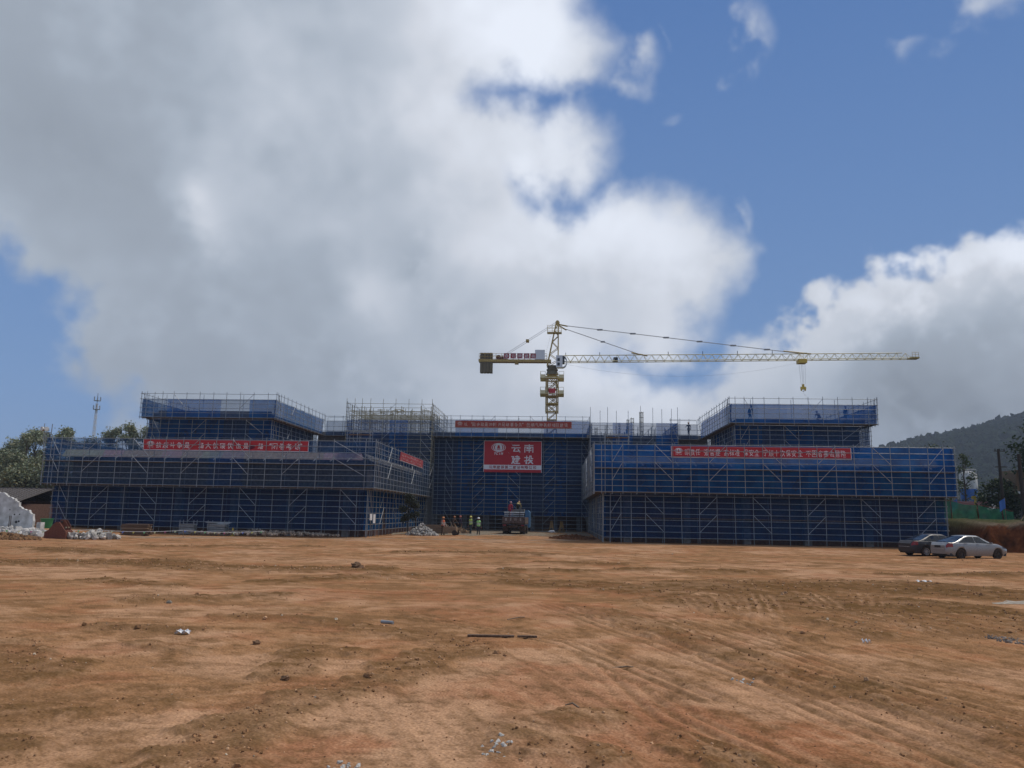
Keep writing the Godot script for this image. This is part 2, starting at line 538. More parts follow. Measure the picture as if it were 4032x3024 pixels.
# height of the yard without its small relief
func lie(x: float, z: float) -> float:
	var y := 0.5 * smoothstep(-30.0, -48.0, x) * smoothstep(-52.0, -66.0, z)
	y += 0.10 * smoothstep(-70.0, -80.0, z) * smoothstep(-17.0, -15.0, x) * (1.0 - smoothstep(3.0, 5.0, x))
	return y


func ground_y(x: float, z: float) -> float:
	var wide := yard_wide.get_noise_2d(x * 0.35, z * 0.35)
	var fine := yard_noise.get_noise_2d(x, z)
	var soil := clampf(map_at(soil_map, x + fine * 0.3, z + wide * 0.6), 0.0, 1.0)
	var near := clampf(-z / 40.0, 0.25, 1.0)
	var far := 1.0 - smoothstep(60.0, 66.0, -z)
	var loose := smoothstep(0.25, 0.7, soil + fine * 0.35)
	var y := lie(x, z) + (wide * 0.07 * near + loose * (0.02 + 0.04 * near + absf(fine) * 0.06) + fine * 0.012) * far
	y -= tread(x, z) * 0.025 * far
	return y


func build_ground() -> void:
	yard_noise = FastNoiseLite.new()
	yard_noise.seed = 41
	yard_noise.frequency = 0.9
	yard_noise.fractal_octaves = 5
	yard_noise.fractal_gain = 0.6
	yard_wide = FastNoiseLite.new()
	yard_wide.seed = 42
	yard_wide.frequency = 0.35
	yard_wide.fractal_octaves = 4
	soil_map.resize(SOIL_W * SOIL_H)
	rut_map.resize(SOIL_W * SOIL_H)
	rut_side.resize(SOIL_W * SOIL_H)
	for s: Array in SOIL:
		var p := pairs(s[2])
		for i in p.size() - 1:
			stamp(soil_map, p[i], p[i + 1], s[0] * (1.5 if p[i].y < -20.0 else 1.15), minf(s[1] + 0.1, 1.0), 0.45)
	for s: Array in RUTS:
		var p := pairs(s)
		for i in p.size() - 1:
			stamp_track(p[i], p[i + 1], 0.62 if absf(p[0].x - p[1].x) > 6.0 else 0.5)
	red_map.resize(SOIL_W * SOIL_H)
	pale_map.resize(SOIL_W * SOIL_H)
	for s: Array in RED_EARTH:
		var p := pairs(s[2])
		stamp(red_map, p[0], p[1], s[0], s[1], 0.4)
	for s: Array in PALE_CRUST:
		var p := pairs(s[2])
		stamp(pale_map, p[0], p[1], s[0], s[1], 0.4)
	dust_map.resize(SOIL_W * SOIL_H)
	for s: Array in [[1.8, 0.8, [-42.0, -60.0, -33.0, -57.5, -24.0, -62.5, -14.0, -67.0, 2.0, -72.0]], [1.2, 0.6, [-20.0, -60.0, -10.0, -64.0, 6.0, -63.0]]]:
		var p := pairs(s[2])
		for i in p.size() - 1:
			stamp(dust_map, p[i], p[i + 1], s[0], s[1], 0.3)
	var zs := PackedFloat32Array()
	var z := 4.0
	while z > -112.0:
		zs.append(z)
		z -= maxf(0.022, (absf(z) + 1.5) * 0.0062) if z < -3.5 else 0.5
	while z > -3000.0:
		zs.append(z)
		z -= absf(z) * 0.12
	zs.append(-3000.0)
	var cols := 600
	var xs := PackedFloat32Array()
	for i in cols:
		var s := (i - 14.0) / (cols - 29.0) * 2.0 - 1.0
		if absf(s) > 1.0:
			s = signf(s) * (1.0 + pow((absf(s) - 1.0) / 0.049, 2.0) * 5.0)
		xs.append(s)
	var rows := zs.size()
	var v := PackedVector3Array()
	var c := PackedColorArray()
	v.resize(rows * cols)
	c.resize(rows * cols)
	var base := Color(0.500, 0.275, 0.140)
	var pale := Color(0.640, 0.385, 0.228)
	var red := Color(0.440, 0.190, 0.096)
	var dark := Color(0.225, 0.130, 0.063)
	var damp := Color(0.175, 0.100, 0.042)
	var brown := Color(0.330, 0.185, 0.092)
	var grey := Color(0.36, 0.285, 0.21)
	var green := Color(0.06, 0.08, 0.03)
	var drag := FastNoiseLite.new()
	drag.seed = 47
	drag.frequency = 1.0
	drag.fractal_octaves = 4
	var grit := FastNoiseLite.new()
	grit.seed = 48
	grit.frequency = 7.0
	grit.fractal_octaves = 3
	for j in rows:
		var zz := zs[j]
		var w := 3.4 + 0.80 * absf(zz)
		var reach := 1.0 - smoothstep(60.0, 66.0, -zz)
		for i in cols:
			var x := xs[i] * w
			var wide := yard_wide.get_noise_2d(x * 0.35, zz * 0.35)
			var fine := yard_noise.get_noise_2d(x, zz)
			var soil := map_at(soil_map, x + fine * 0.3, zz + wide * 0.6)
			var rut := tread(x + fine * 0.03, zz)
			var near := clampf(-zz / 40.0, 0.25, 1.0)
			var loose := smoothstep(0.25, 0.7, soil + fine * 0.35)
			var y := lie(x, zz) + (wide * 0.07 * near + loose * (0.02 + 0.04 * near + absf(fine) * 0.06) + fine * 0.012) * reach - rut * 0.025 * reach
			if zz < -112.0 or absf(xs[i]) > 1.5:
				y = lie(x, zz) - 0.05
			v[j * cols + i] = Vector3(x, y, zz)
			var mid := yard_wide.get_noise_2d(x * 1.1 + 70.0, zz * 1.1)
			var k := base.lerp(pale, smoothstep(-0.05, 0.38, wide + fine * 0.45))
			k = k.lerp(red, smoothstep(0.02, 0.4, mid + fine * 0.2) * 0.5)
			k = k.lerp(red, smoothstep(0.2, 0.75, map_at(red_map, x + wide * 1.5, zz + mid * 1.5) + fine * 0.4) * 0.55)
			k = k.lerp(pale, smoothstep(0.2, 0.75, map_at(pale_map, x + wide, zz + mid) + fine * 0.4) * 0.8)
			k = k.lerp(brown, smoothstep(0.08, 0.42, -mid * 0.9 - wide * 0.5 + fine * 0.5) * 0.85)
			k = k.lerp(damp, loose * clampf((0.48 if zz > -20.0 else 0.80) + fine * 1.1, 0.15, 0.97))
			k = k.lerp(pale if loose > 0.4 and zz < -15.0 else dark, rut * clampf(0.45 + fine * 0.8, 0.12, 0.7))
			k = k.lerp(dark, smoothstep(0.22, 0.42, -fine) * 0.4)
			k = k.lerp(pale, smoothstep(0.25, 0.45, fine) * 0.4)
			if zz < -50.0:   # pale dust trodden out from the rubble
				k = k.lerp(grey, smoothstep(0.02, 0.16, wide + fine * 0.3 + 0.22 * map_at(dust_map, x, zz) - 0.12) * map_at(dust_map, x, zz))
			if zz < -100.0:
				k = k.lerp(green, smoothstep(104.0, 125.0, -zz))
			# drag marks left by blades and wheels
			var along_z := smoothstep(-24.0, -18.0, zz) * smoothstep(-3.0, 2.0, x + wide * 6.0)
			var d1 := drag.get_noise_2d((x * 0.37 + zz * 0.93) * 0.3, (x * 0.93 - zz * 0.37) * 3.2)
			var d2 := drag.get_noise_2d(x * 0.22 + 40.0, (zz + wide * 2.0) * 1.7)
			var scrape := lerpf(d2, d1, along_z)
			k = k.lerp(dark, smoothstep(0.10, 0.42, scrape) * 0.42)
			k = k.lerp(pale, smoothstep(0.12, 0.45, -scrape) * 0.35)
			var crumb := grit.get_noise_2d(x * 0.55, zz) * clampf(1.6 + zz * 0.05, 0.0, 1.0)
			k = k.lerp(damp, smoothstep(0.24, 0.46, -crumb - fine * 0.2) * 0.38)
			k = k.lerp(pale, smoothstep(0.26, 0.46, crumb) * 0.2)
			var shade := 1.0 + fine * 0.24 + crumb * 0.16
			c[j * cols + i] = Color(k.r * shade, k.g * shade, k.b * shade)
			v[j * cols + i].y += (crumb * 0.012 + scrape * 0.012) * reach
	var n := PackedVector3Array()
	n.resize(rows * cols)
	for j in rows:
		for i in cols:
			var a := v[j * cols + maxi(i - 1, 0)]
			var b := v[j * cols + mini(i + 1, cols - 1)]
			var d := v[maxi(j - 1, 0) * cols + i]
			var e := v[mini(j + 1, rows - 1) * cols + i]
			n[j * cols + i] = (b - a).cross(e - d).normalized()
			if n[j * cols + i].y < 0.0:
				n[j * cols + i] = -n[j * cols + i]
	var idx := PackedInt32Array()
	idx.resize((rows - 1) * (cols - 1) * 6)
	var q := 0
	for j in rows - 1:
		for i in cols - 1:
			var k := j * cols + i
			idx[q] = k
			idx[q + 1] = k + cols
			idx[q + 2] = k + 1
			idx[q + 3] = k + 1
			idx[q + 4] = k + cols
			idx[q + 5] = k + cols + 1
			q += 6
	var arr := []
	arr.resize(Mesh.ARRAY_MAX)
	arr[Mesh.ARRAY_VERTEX] = v
	arr[Mesh.ARRAY_NORMAL] = n
	arr[Mesh.ARRAY_COLOR] = c
	arr[Mesh.ARRAY_INDEX] = idx
	var mesh := ArrayMesh.new()
	mesh.add_surface_from_arrays(Mesh.PRIMITIVE_TRIANGLES, arr)
	var m := mat("soil", 1, 1, 1, 0.97)
	m.vertex_color_use_as_albedo = true
	m.specular_mode = BaseMaterial3D.SPECULAR_DISABLED
	grain(m, noise_tex(51, 0.035, Color(0.70, 0.68, 0.66), Color(1, 1, 1), 1024, 6), 0.6)
	m.heightmap_enabled = true
	m.heightmap_scale = 1.4
	m.heightmap_texture = noise_tex(52, 0.02, Color(0, 0, 0), Color(1, 1, 1), 1024, 6)
	var g := mesh_node(mesh, m, self, "ground")
	g.set_meta("kind", "structure")
	g.set_meta("label", "rutted orange-brown earth of the building yard")


# ------------------------------------------------------------------ pavement, bank, hill
func sheet(xs: Array, zs: Array, height: Callable, color: Callable) -> ArrayMesh:
	var cols := xs.size()
	var v := PackedVector3Array()
	var c := PackedColorArray()
	for z: float in zs:
		for x: float in xs:
			var p: Vector3 = height.call(x, z)
			v.append(p)
			c.append(color.call(x, z, p.y))
	var st := st_new()
	st.set_smooth_group(0)
	for k in v.size():
		st.set_color(c[k])
		st.add_vertex(v[k])
	for j in zs.size() - 1:
		for i in cols - 1:
			var k := j * cols + i
			for t: int in [k, k + 1, k + cols, k + 1, k + cols + 1, k + cols]:
				st.add_index(t)
	st.generate_normals()
	return st.commit()


func steps(a: float, b: float, n: int) -> Array:
	var out := []
	for i in n + 1:
		out.append(lerpf(a, b, float(i) / n))
	return out


func rising(a: float, b: float, n: int) -> Array:   # from far (a, most negative) to near (b)
	return steps(a, b, n)


func build_terrain() -> void:
	var m := mat("earth", 1, 1, 1, 0.97)
	m.vertex_color_use_as_albedo = true
	m.specular_mode = BaseMaterial3D.SPECULAR_DISABLED
	grain(m, noise_tex(61, 0.02, Color(0.6, 0.6, 0.6), Color(1, 1, 1), 512, 6), 0.3)
	# dusty concrete before the entrance
	var pave := sheet(steps(-16.4, 3.4, 60), rising(-112.0, -78.5, 60),
		func(x: float, z: float) -> Vector3:
			var n := yard_wide.get_noise_2d(x * 0.8, 5.0)
			var zz := z + (n * 3.0 - 0.10 * (x + 6.0)) * smoothstep(-95.0, -78.5, z)
			return Vector3(x, 0.16 - 0.3 * smoothstep(-79.6, -78.5, z) + 0.02 * yard_noise.get_noise_2d(x * 0.4, z * 0.4), zz),
		func(x: float, z: float, _y: float) -> Color:
			var n := yard_wide.get_noise_2d(x * 0.8, z * 0.3) + yard_noise.get_noise_2d(x * 0.3, z * 0.3) * 0.5
			return Color(0.36, 0.30, 0.225).lerp(Color(0.36, 0.21, 0.11), smoothstep(0.0, 0.45, n)))
	var o := mesh_node(pave, m, self, "pavement")
	o.set_meta("kind", "structure")
	o.set_meta("label", "pale dusty concrete pavement before the entrance")
	# the cut bank east of the building
	var bank_n := FastNoiseLite.new()
	bank_n.seed = 77
	bank_n.frequency = 0.5
	bank_n.fractal_octaves = 5
	var bank := sheet(steps(31.4, 120.0, 260), rising(-150.0, -64.0, 20) + rising(-63.8, -58.0, 50),
		func(x: float, z: float) -> Vector3:
			var n := bank_n.get_noise_2d(x, z * 1.4)
			var edge := -62.6 + bank_n.get_noise_2d(x * 0.6, 3.0) * 1.4
			var up := smoothstep(edge + 1.1, edge - 1.3, z)
			var west := smoothstep(31.9, 33.2, x + n * 0.5)
			return Vector3(x, -0.25 + up * west * (2.45 + 0.35 * n + 0.018 * (-64.0 - z)) + n * 0.12, z + n * 0.25),
		func(x: float, z: float, y: float) -> Color:
			var n := bank_n.get_noise_2d(x * 2.0, z * 2.0)
			var k := Color(0.17, 0.060, 0.024).lerp(Color(0.075, 0.028, 0.013), smoothstep(-0.25, 0.3, n))
			k = k.lerp(Color(0.22, 0.18, 0.13), smoothstep(1.85, 2.1, y + n * 0.3) * 0.85)
			k = k.lerp(Color(0.075, 0.10, 0.035), smoothstep(66.5, 69.0, -z + n * 2.0) * 0.8 * smoothstep(1.7, 2.2, y + n * 0.3))
			return k)
	o = mesh_node(bank, m, self, "embankment")
	o.set_meta("kind", "structure")
	o.set_meta("label", "raw red-brown cut earth bank beside the building")
	# wooded hill
	var hill_n := FastNoiseLite.new()
	hill_n.seed = 81
	hill_n.frequency = 0.0065
	hill_n.fractal_octaves = 5
	var crest := Curve.new()
	crest.min_value = 0.0
	crest.max_value = 200.0
	crest.max_domain = 1900.0
	for p: Array in [[0, 3], [260, 8], [350, 26], [387, 42], [400, 46], [412, 50.5], [434, 57], [448, 58.5], [476, 65], [520, 76], [640, 84], [800, 70], [1000, 50]]:
		crest.add_point(Vector2(p[0] * 1.9, p[1] * 1.72), 0, 0, Curve.TANGENT_LINEAR, Curve.TANGENT_LINEAR)
	var hill_y := func(x: float, z: float) -> float:
		var r := crest.sample(clampf(x + 380.0, 0.0, 1900.0))
		var t := clampf((-z - 360.0) / 552.0, 0.0, 1.0)
		var s := smoothstep(0.0, 1.0, t) if z > -912.0 else 1.0 - 0.3 * clampf((-z - 912.0) / 380.0, 0.0, 1.0)
		return r * s * (1.0 + 0.16 * hill_n.get_noise_2d(x, z) * (1.0 - absf(s - 0.5))) + 1.5
	var hill := sheet(steps(-380.0, 1520.0, 200), rising(-1330.0, -350.0, 100),
		func(x: float, z: float) -> Vector3: return Vector3(x, hill_y.call(x, z), z),
		func(x: float, z: float, _y: float) -> Color:
			return Color(0.030, 0.046, 0.018).lerp(Color(0.055, 0.070, 0.030), 0.5 + hill_n.get_noise_2d(x * 3.0, z * 3.0)))
	o = mesh_node(hill, m, self, "hill")
	o.set_meta("kind", "structure")
	o.set_meta("label", "low wooded hill beyond the site")
	var leafy := mat("forest_leaf", 1, 1, 1, 0.95)
	leafy.vertex_color_use_as_albedo = true
	leafy.specular_mode = BaseMaterial3D.SPECULAR_DISABLED
	grain(leafy, noise_tex(63, 0.03, Color(0.35, 0.35, 0.35), Color(1, 1, 1), 512, 5), 0.12)
	var places := []
	var tints := []
	for k in 16000:
		var x := rng.randf_range(200.0, 780.0)
		var z := rng.randf_range(-950.0, -390.0)
		var s := rng.randf_range(2.6, 6.0)
		places.append(Transform3D(tilt(Vector3(s, s * rng.randf_range(0.8, 1.3), s)), Vector3(x, hill_y.call(x, z) + s * 0.35, z)))
		var g := rng.randf_range(0.6, 1.25)
		tints.append(Color(0.040 * g, 0.062 * g, 0.024 * g))
	var w := scatter(lump(5, 0.75, 6), leafy, self, "forest", places, tints)
	w.set_meta("label", "dense dark woodland covering the hill")
	w.set_meta("category", "forest")


# ------------------------------------------------------------------ the building shell
func mirror(x: float, east: bool) -> float:
	return -12.72 - x if east else x


func slab(parent: Node, called: String, x0: float, x1: float, y0: float, y1: float, z0: float, z1: float, m: Material) -> MeshInstance3D:
	return block(parent, called, Vector3((x0 + x1) * 0.5, (y0 + y1) * 0.5, (z0 + z1) * 0.5), Vector3(absf(x1 - x0), absf(y1 - y0), absf(z1 - z0)), m)


func build_building() -> void:
	var b := thing("unfinished_building", "unfinished concrete building wrapped in blue netted scaffolding", "building", Vector3(-6.36, 0, -85))
	var o := Vector3(6.36, 0, 85)
	var at := Node3D.new()   # measures below are in the scene's own axes
	for east in [false, true]:
		var f := func(x: float) -> float: return mirror(x, east) + o.x
		for k in 6:
			slab(b, "column", f.call(-44.2 + k * 5.1 - 0.3), f.call(-44.2 + k * 5.1 + 0.3), 0, 4.0, o.z - 70.1, o.z - 69.5, M.concrete)
		slab(b, "infill_wall", f.call(-44.5), f.call(-17.7), 0, 4.0, o.z - 71.3, o.z - 71.05, M.brick_wall)
		slab(b, "side_wall", f.call(-17.65), f.call(-17.4), 0, 4.0, o.z - 71.3, o.z - 101.0, M.brick_wall)
		slab(b, "floor_slab", f.call(-44.9), f.call(-16.9), 4.0, 4.35, o.z - 69.2, o.z - 101.0, M.concrete)
		slab(b, "infill_wall", f.call(-44.5), f.call(-17.5), 4.35, 6.75, o.z - 70.4, o.z - 70.15, M.concrete_dark)
		slab(b, "side_wall", f.call(-17.45), f.call(-17.2), 4.35, 6.75, o.z - 70.4, o.z - 101.0, M.concrete_dark)
		slab(b, "roof_slab", f.call(-44.9), f.call(-16.9), 6.75, 6.95, o.z - 69.3, o.z - 101.0, M.concrete)
		slab(b, "outer_wall", f.call(-44.6), f.call(-44.4), 0, 6.75, o.z - 71.4, o.z - 101.0, M.concrete_dark)
		# sloping eaves skirt, panel by panel
		var n := 15
		for k in n:
			var x0 := lerpf(-44.9, -17.2, float(k) / n) + 0.01
			var x1 := lerpf(-44.9, -17.2, float(k + 1) / n) - 0.01
			var st := st_new()
			var p := [Vector3(f.call(x0), 6.70, o.z - 68.95), Vector3(f.call(x1), 6.70, o.z - 68.95), Vector3(f.call(x1 - (0.35 if k == n - 1 else 0.0)), 7.34, o.z - 69.5), Vector3(f.call(x0), 7.34, o.z - 69.5)]
			st_quad(st, p[0], p[3], p[2], p[1])
			for e in 4:
				var q: Vector3 = p[e]
				var r: Vector3 = p[(e + 1) % 4]
				st_quad(st, q, r, r + Vector3(0, 0, -0.06), q + Vector3(0, 0, -0.06))
			st_put(st, b, "eaves_panel", M.concrete_dark if east else M["form_%d" % (rng.randi() % 4)])
		for k in 10:
			var z0 := lerpf(-69.5, -100.0, k / 10.0) - 0.01
			var z1 := lerpf(-69.5, -100.0, (k + 1) / 10.0) + 0.01
			var st := st_new()
			st_quad(st, Vector3(f.call(-16.75), 6.70, o.z + z0), Vector3(f.call(-17.3), 7.34, o.z + z0), Vector3(f.call(-17.3), 7.34, o.z + z1), Vector3(f.call(-16.75), 6.70, o.z + z1))
			st_quad(st, Vector3(f.call(-16.80), 6.66, o.z + z0), Vector3(f.call(-17.36), 7.30, o.z + z0), Vector3(f.call(-17.36), 7.30, o.z + z1), Vector3(f.call(-16.80), 6.66, o.z + z1))
			st_put(st, b, "eaves_panel", M.concrete_dark)
		slab(b, "upper_roof", f.call(-44.6), f.call(-17.3), 7.1, 7.3, o.z - 70.0, o.z - 101.0, M.brick_wall)
		# rear upper storey
		slab(b, "upper_wall", f.call(-44.5), f.call(-32.0), 7.3, 12.2, o.z - 85.3, o.z - 85.1, M.concrete_dark)
		slab(b, "upper_side_wall", f.call(-32.2), f.call(-32.0), 7.3, 12.2, o.z - 85.3, o.z - 101.0, M.concrete_dark)
		slab(b, "top_slab", f.call(-44.9), f.call(-31.6), 12.2, 12.62, o.z - 84.4, o.z - 103.0, M.concrete_dark)
		if not east:
			slab(b, "parapet_form", f.call(-44.7), f.call(-31.8), 12.62, 13.0, o.z - 85.1, o.z - 85.0, M.board)
		# stair block beside the entrance and the link behind it
		slab(b, "stair_wall", f.call(-26.3), f.call(-16.6), 7.0, 11.8, o.z - 99.6, o.z - 99.4, M.concrete_dark)
		slab(b, "stair_side_wall", f.call(-16.8), f.call(-16.6), 0.0, 11.8, o.z - 99.6, o.z - 113.0, M.concrete_dark)
		slab(b, "stair_rear_wall", f.call(-26.3), f.call(-16.9), 0.0, 7.0, o.z - 101.4, o.z - 101.2, M.concrete)
		slab(b, "stair_slab", f.call(-26.6), f.call(-16.3), 11.8, 12.2, o.z - 98.9, o.z - 114.0, M.concrete)
		slab(b, "link_wall", f.call(-32.0), f.call(-26.3), 7.0, 12.2, o.z - 103.3, o.z - 103.1, M.concrete_dark)
		slab(b, "link_slab", f.call(-31.6), f.call(-26.6), 12.2, 12.6, o.z - 102.3, o.z - 114.0, M.concrete_dark)
	# entrance front
	var w0 := -16.3 + o.x
	var w1 := 3.58 + o.x
	slab(b, "entrance_wall", w0, w1, 2.6, 12.0, o.z - 103.4, o.z - 103.1, M.concrete_dark)
	slab(b, "entrance_slab", w0, w1, 12.0, 12.5, o.z - 100.6, o.z - 118.0, M.concrete)
	slab(b, "entrance_back_wall", w0 - 0.3, w1 + 0.3, 0.0, 2.6, o.z - 112.2, o.z - 112.0, M.brick_wall)
	for k in 7:
		slab(b, "entrance_column", w0 + 1.0 + k * 2.95, w0 + 1.5 + k * 2.95, 0.1, 2.6, o.z - 103.5, o.z - 103.0, M.concrete)
	# column cages and starter bars standing up out of the stair block east of the entrance
	for p: Array in [[10.8, 15.7, 0.5, 8], [9.6, 14.9, 0.45, 6], [9.05, 14.7, 0.35, 6], [7.9, 14.2, 0.3, 5], [6.2, 13.9, 0.3, 4], [4.9, 13.6, 0.4, 4]]:
		var st := st_new()
		for k in int(p[3]):
			var a = TAU * k / p[3]
			var q := Vector3(p[0] + o.x + cos(a) * p[2] * 0.5, 12.2, o.z - 103.0 + sin(a) * p[2] * 0.5)
			st_tube(st, q, Vector3(q.x, p[1] + 0.05 * cos(k * 3.0), q.z), 0.022, -1.0, 5)
		for k in 6:
			st_box(st, Transform3D(Basis(), Vector3(p[0] + o.x, lerpf(12.5, p[1] - 0.1, k / 5.0), o.z - 103.0)), Vector3(p[2], 0.02, p[2]))
		st_put(st, b, "rebar_cage", M.steel_worn)
	at.free()


# ------------------------------------------------------------------ scaffolding
func bays(length: float, mirrored := false) -> Array:
	var out := [0.0, 0.6, 1.5, 2.4]
	var x := 3.6
	while x < length - 2.2:
		out.append(x)
		x += 1.5
	out.append(length - 0.9)
	out.append(length)
	if mirrored:
		var back := []
		for v: float in out:
			back.push_front(length - v)
		return back
	return out


func net_sheet(parent: Node, a: Vector3, b: Vector3, y0: float, y1: float, inward: Vector3, m: Material) -> void:
	var st := st_new()
	var nx := maxi(2, int(a.distance_to(b) / 0.5))
	var ny := maxi(2, int((y1 - y0) / 0.5))
	var p := []
	for j in ny + 1:
		for i in nx + 1:
			var q := a.lerp(b, float(i) / nx)
			q.y = lerpf(y0, y1, float(j) / ny)
			var s := yard_noise.get_noise_3d(q.x * 0.6, q.y * 0.6, q.z * 0.6) * 0.22
			p.append(q + inward * (0.2 + s))
	for j in ny:
		for i in nx:
			var k := j * (nx + 1) + i
			st_quad(st, p[k], p[k + nx + 1], p[k + nx + 2], p[k + 1], 0)
	st_put(st, parent, "safety_net", m)


# one face of a scaffold: standards, ledgers, braces and the netting hung inside them
func face(s: Node3D, a: Vector3, b: Vector3, inward: Vector3, y0: float, y1: float, rows: Array, net0: float, net1: float, nets: Array, opt := {}) -> void:
	var o := s.position
	var length := a.distance_to(b)
	var dir := (b - a) / length
	var posts: Array = opt.get("posts", bays(length, opt.get("mirrored", false)))
	var steel: Material = M[opt.get("steel", "steel")]
	var r: float = opt.get("r", 0.0275)
	var tops: float = opt.get("tops", 0.0)
	for i in posts.size():
		var p: Vector3 = a + dir * posts[i] - o
		var up := y1 + (rng.randf_range(0.6, 1.0) * tops if tops > 0.0 else rng.randf_range(0.0, 0.08))
		bar(s, "standard", Vector3(p.x + rng.randf_range(-0.03, 0.03), y0, p.z), Vector3(p.x + rng.randf_range(-0.04, 0.04), up, p.z + rng.randf_range(-0.02, 0.02)), r, steel)
	for y: float in rows:
		var e := dir * 0.12
		bar(s, "ledger", Vector3(a.x - o.x, y + rng.randf_range(-0.02, 0.02), a.z - o.z) - e, Vector3(b.x - o.x, y + rng.randf_range(-0.02, 0.02), b.z - o.z) + e, r * 0.9, steel)
	# braces: three lifts high, one bay wide, leaning to and fro
	if rows.size() > 3 and opt.get("braces", true):
		var k := 0
		for i in range(opt.get("first", 1), posts.size() - 1, opt.get("every", 3)):
			var j := rows.size() - 1
			while j >= 3:
				var p0: Vector3 = a + dir * posts[i] - o - inward * 0.05
				var p1: Vector3 = a + dir * posts[i + 1] - o - inward * 0.05
				var flip := k % 2 == 0
				var ya: float = rows[j] if flip else rows[j - 3]
				var yb: float = rows[j - 3] if flip else rows[j]
				bar(s, "brace", Vector3(p0.x, ya, p0.z), Vector3(p1.x, yb, p1.z), r * 0.85, M.steel_bright)
				j -= 3
			k += 1
	if opt.get("inner", true):
		for i in range(0, posts.size(), opt.get("inner_every", 2)):
			var p: Vector3 = a + dir * posts[i] - o + inward * 0.9
			bar(s, "standard", Vector3(p.x, y0, p.z), Vector3(p.x, y1 - 0.15, p.z), r * 0.9, steel)
		for i in range(1, rows.size(), 3):
			bar(s, "ledger", Vector3(a.x - o.x, rows[i], a.z - o.z) + inward * 0.9, Vector3(b.x - o.x, rows[i], b.z - o.z) + inward * 0.9, r * 0.85, steel)
	for y: float in opt.get("decks", []):
		var mid := (a + b) * 0.5 - o + inward * 0.52
		block(s, "deck", Vector3(mid.x, y, mid.z), Vector3(length - 0.05 if absf(dir.x) > 0.5 else 0.85, 0.05, 0.85 if absf(dir.x) > 0.5 else length - 0.05), M.board)
	if net1 > net0:
		var cuts := [0.0]
		var n := maxi(1, roundi(length / 3.0))
		for i in range(1, n):
			cuts.append(length * i / n + rng.randf_range(-0.25, 0.25))
		cuts.append(length)
		for gap: Array in opt.get("openings", []):
			cuts.append(gap[0])
			cuts.append(gap[1])
		cuts.sort()
		for i in cuts.size() - 1:
			if cuts[i + 1] - cuts[i] < 0.05:
				continue
			var foot := net0
			for gap: Array in opt.get("openings", []):
				if cuts[i] > gap[0] - 0.01 and cuts[i + 1] < gap[1] + 0.01:
					foot = gap[2]
			net_sheet(s, a + dir * cuts[i] - o, a + dir * cuts[i + 1] - o, foot, net1, inward, M["net_%d" % nets[rng.randi() % nets.size()]])


func levels(a: float, b: float, d := 0.5) -> Array:
	var out := []
	var y := a
	while y < b + 0.01:
		out.append(y)
		y += d
	return out


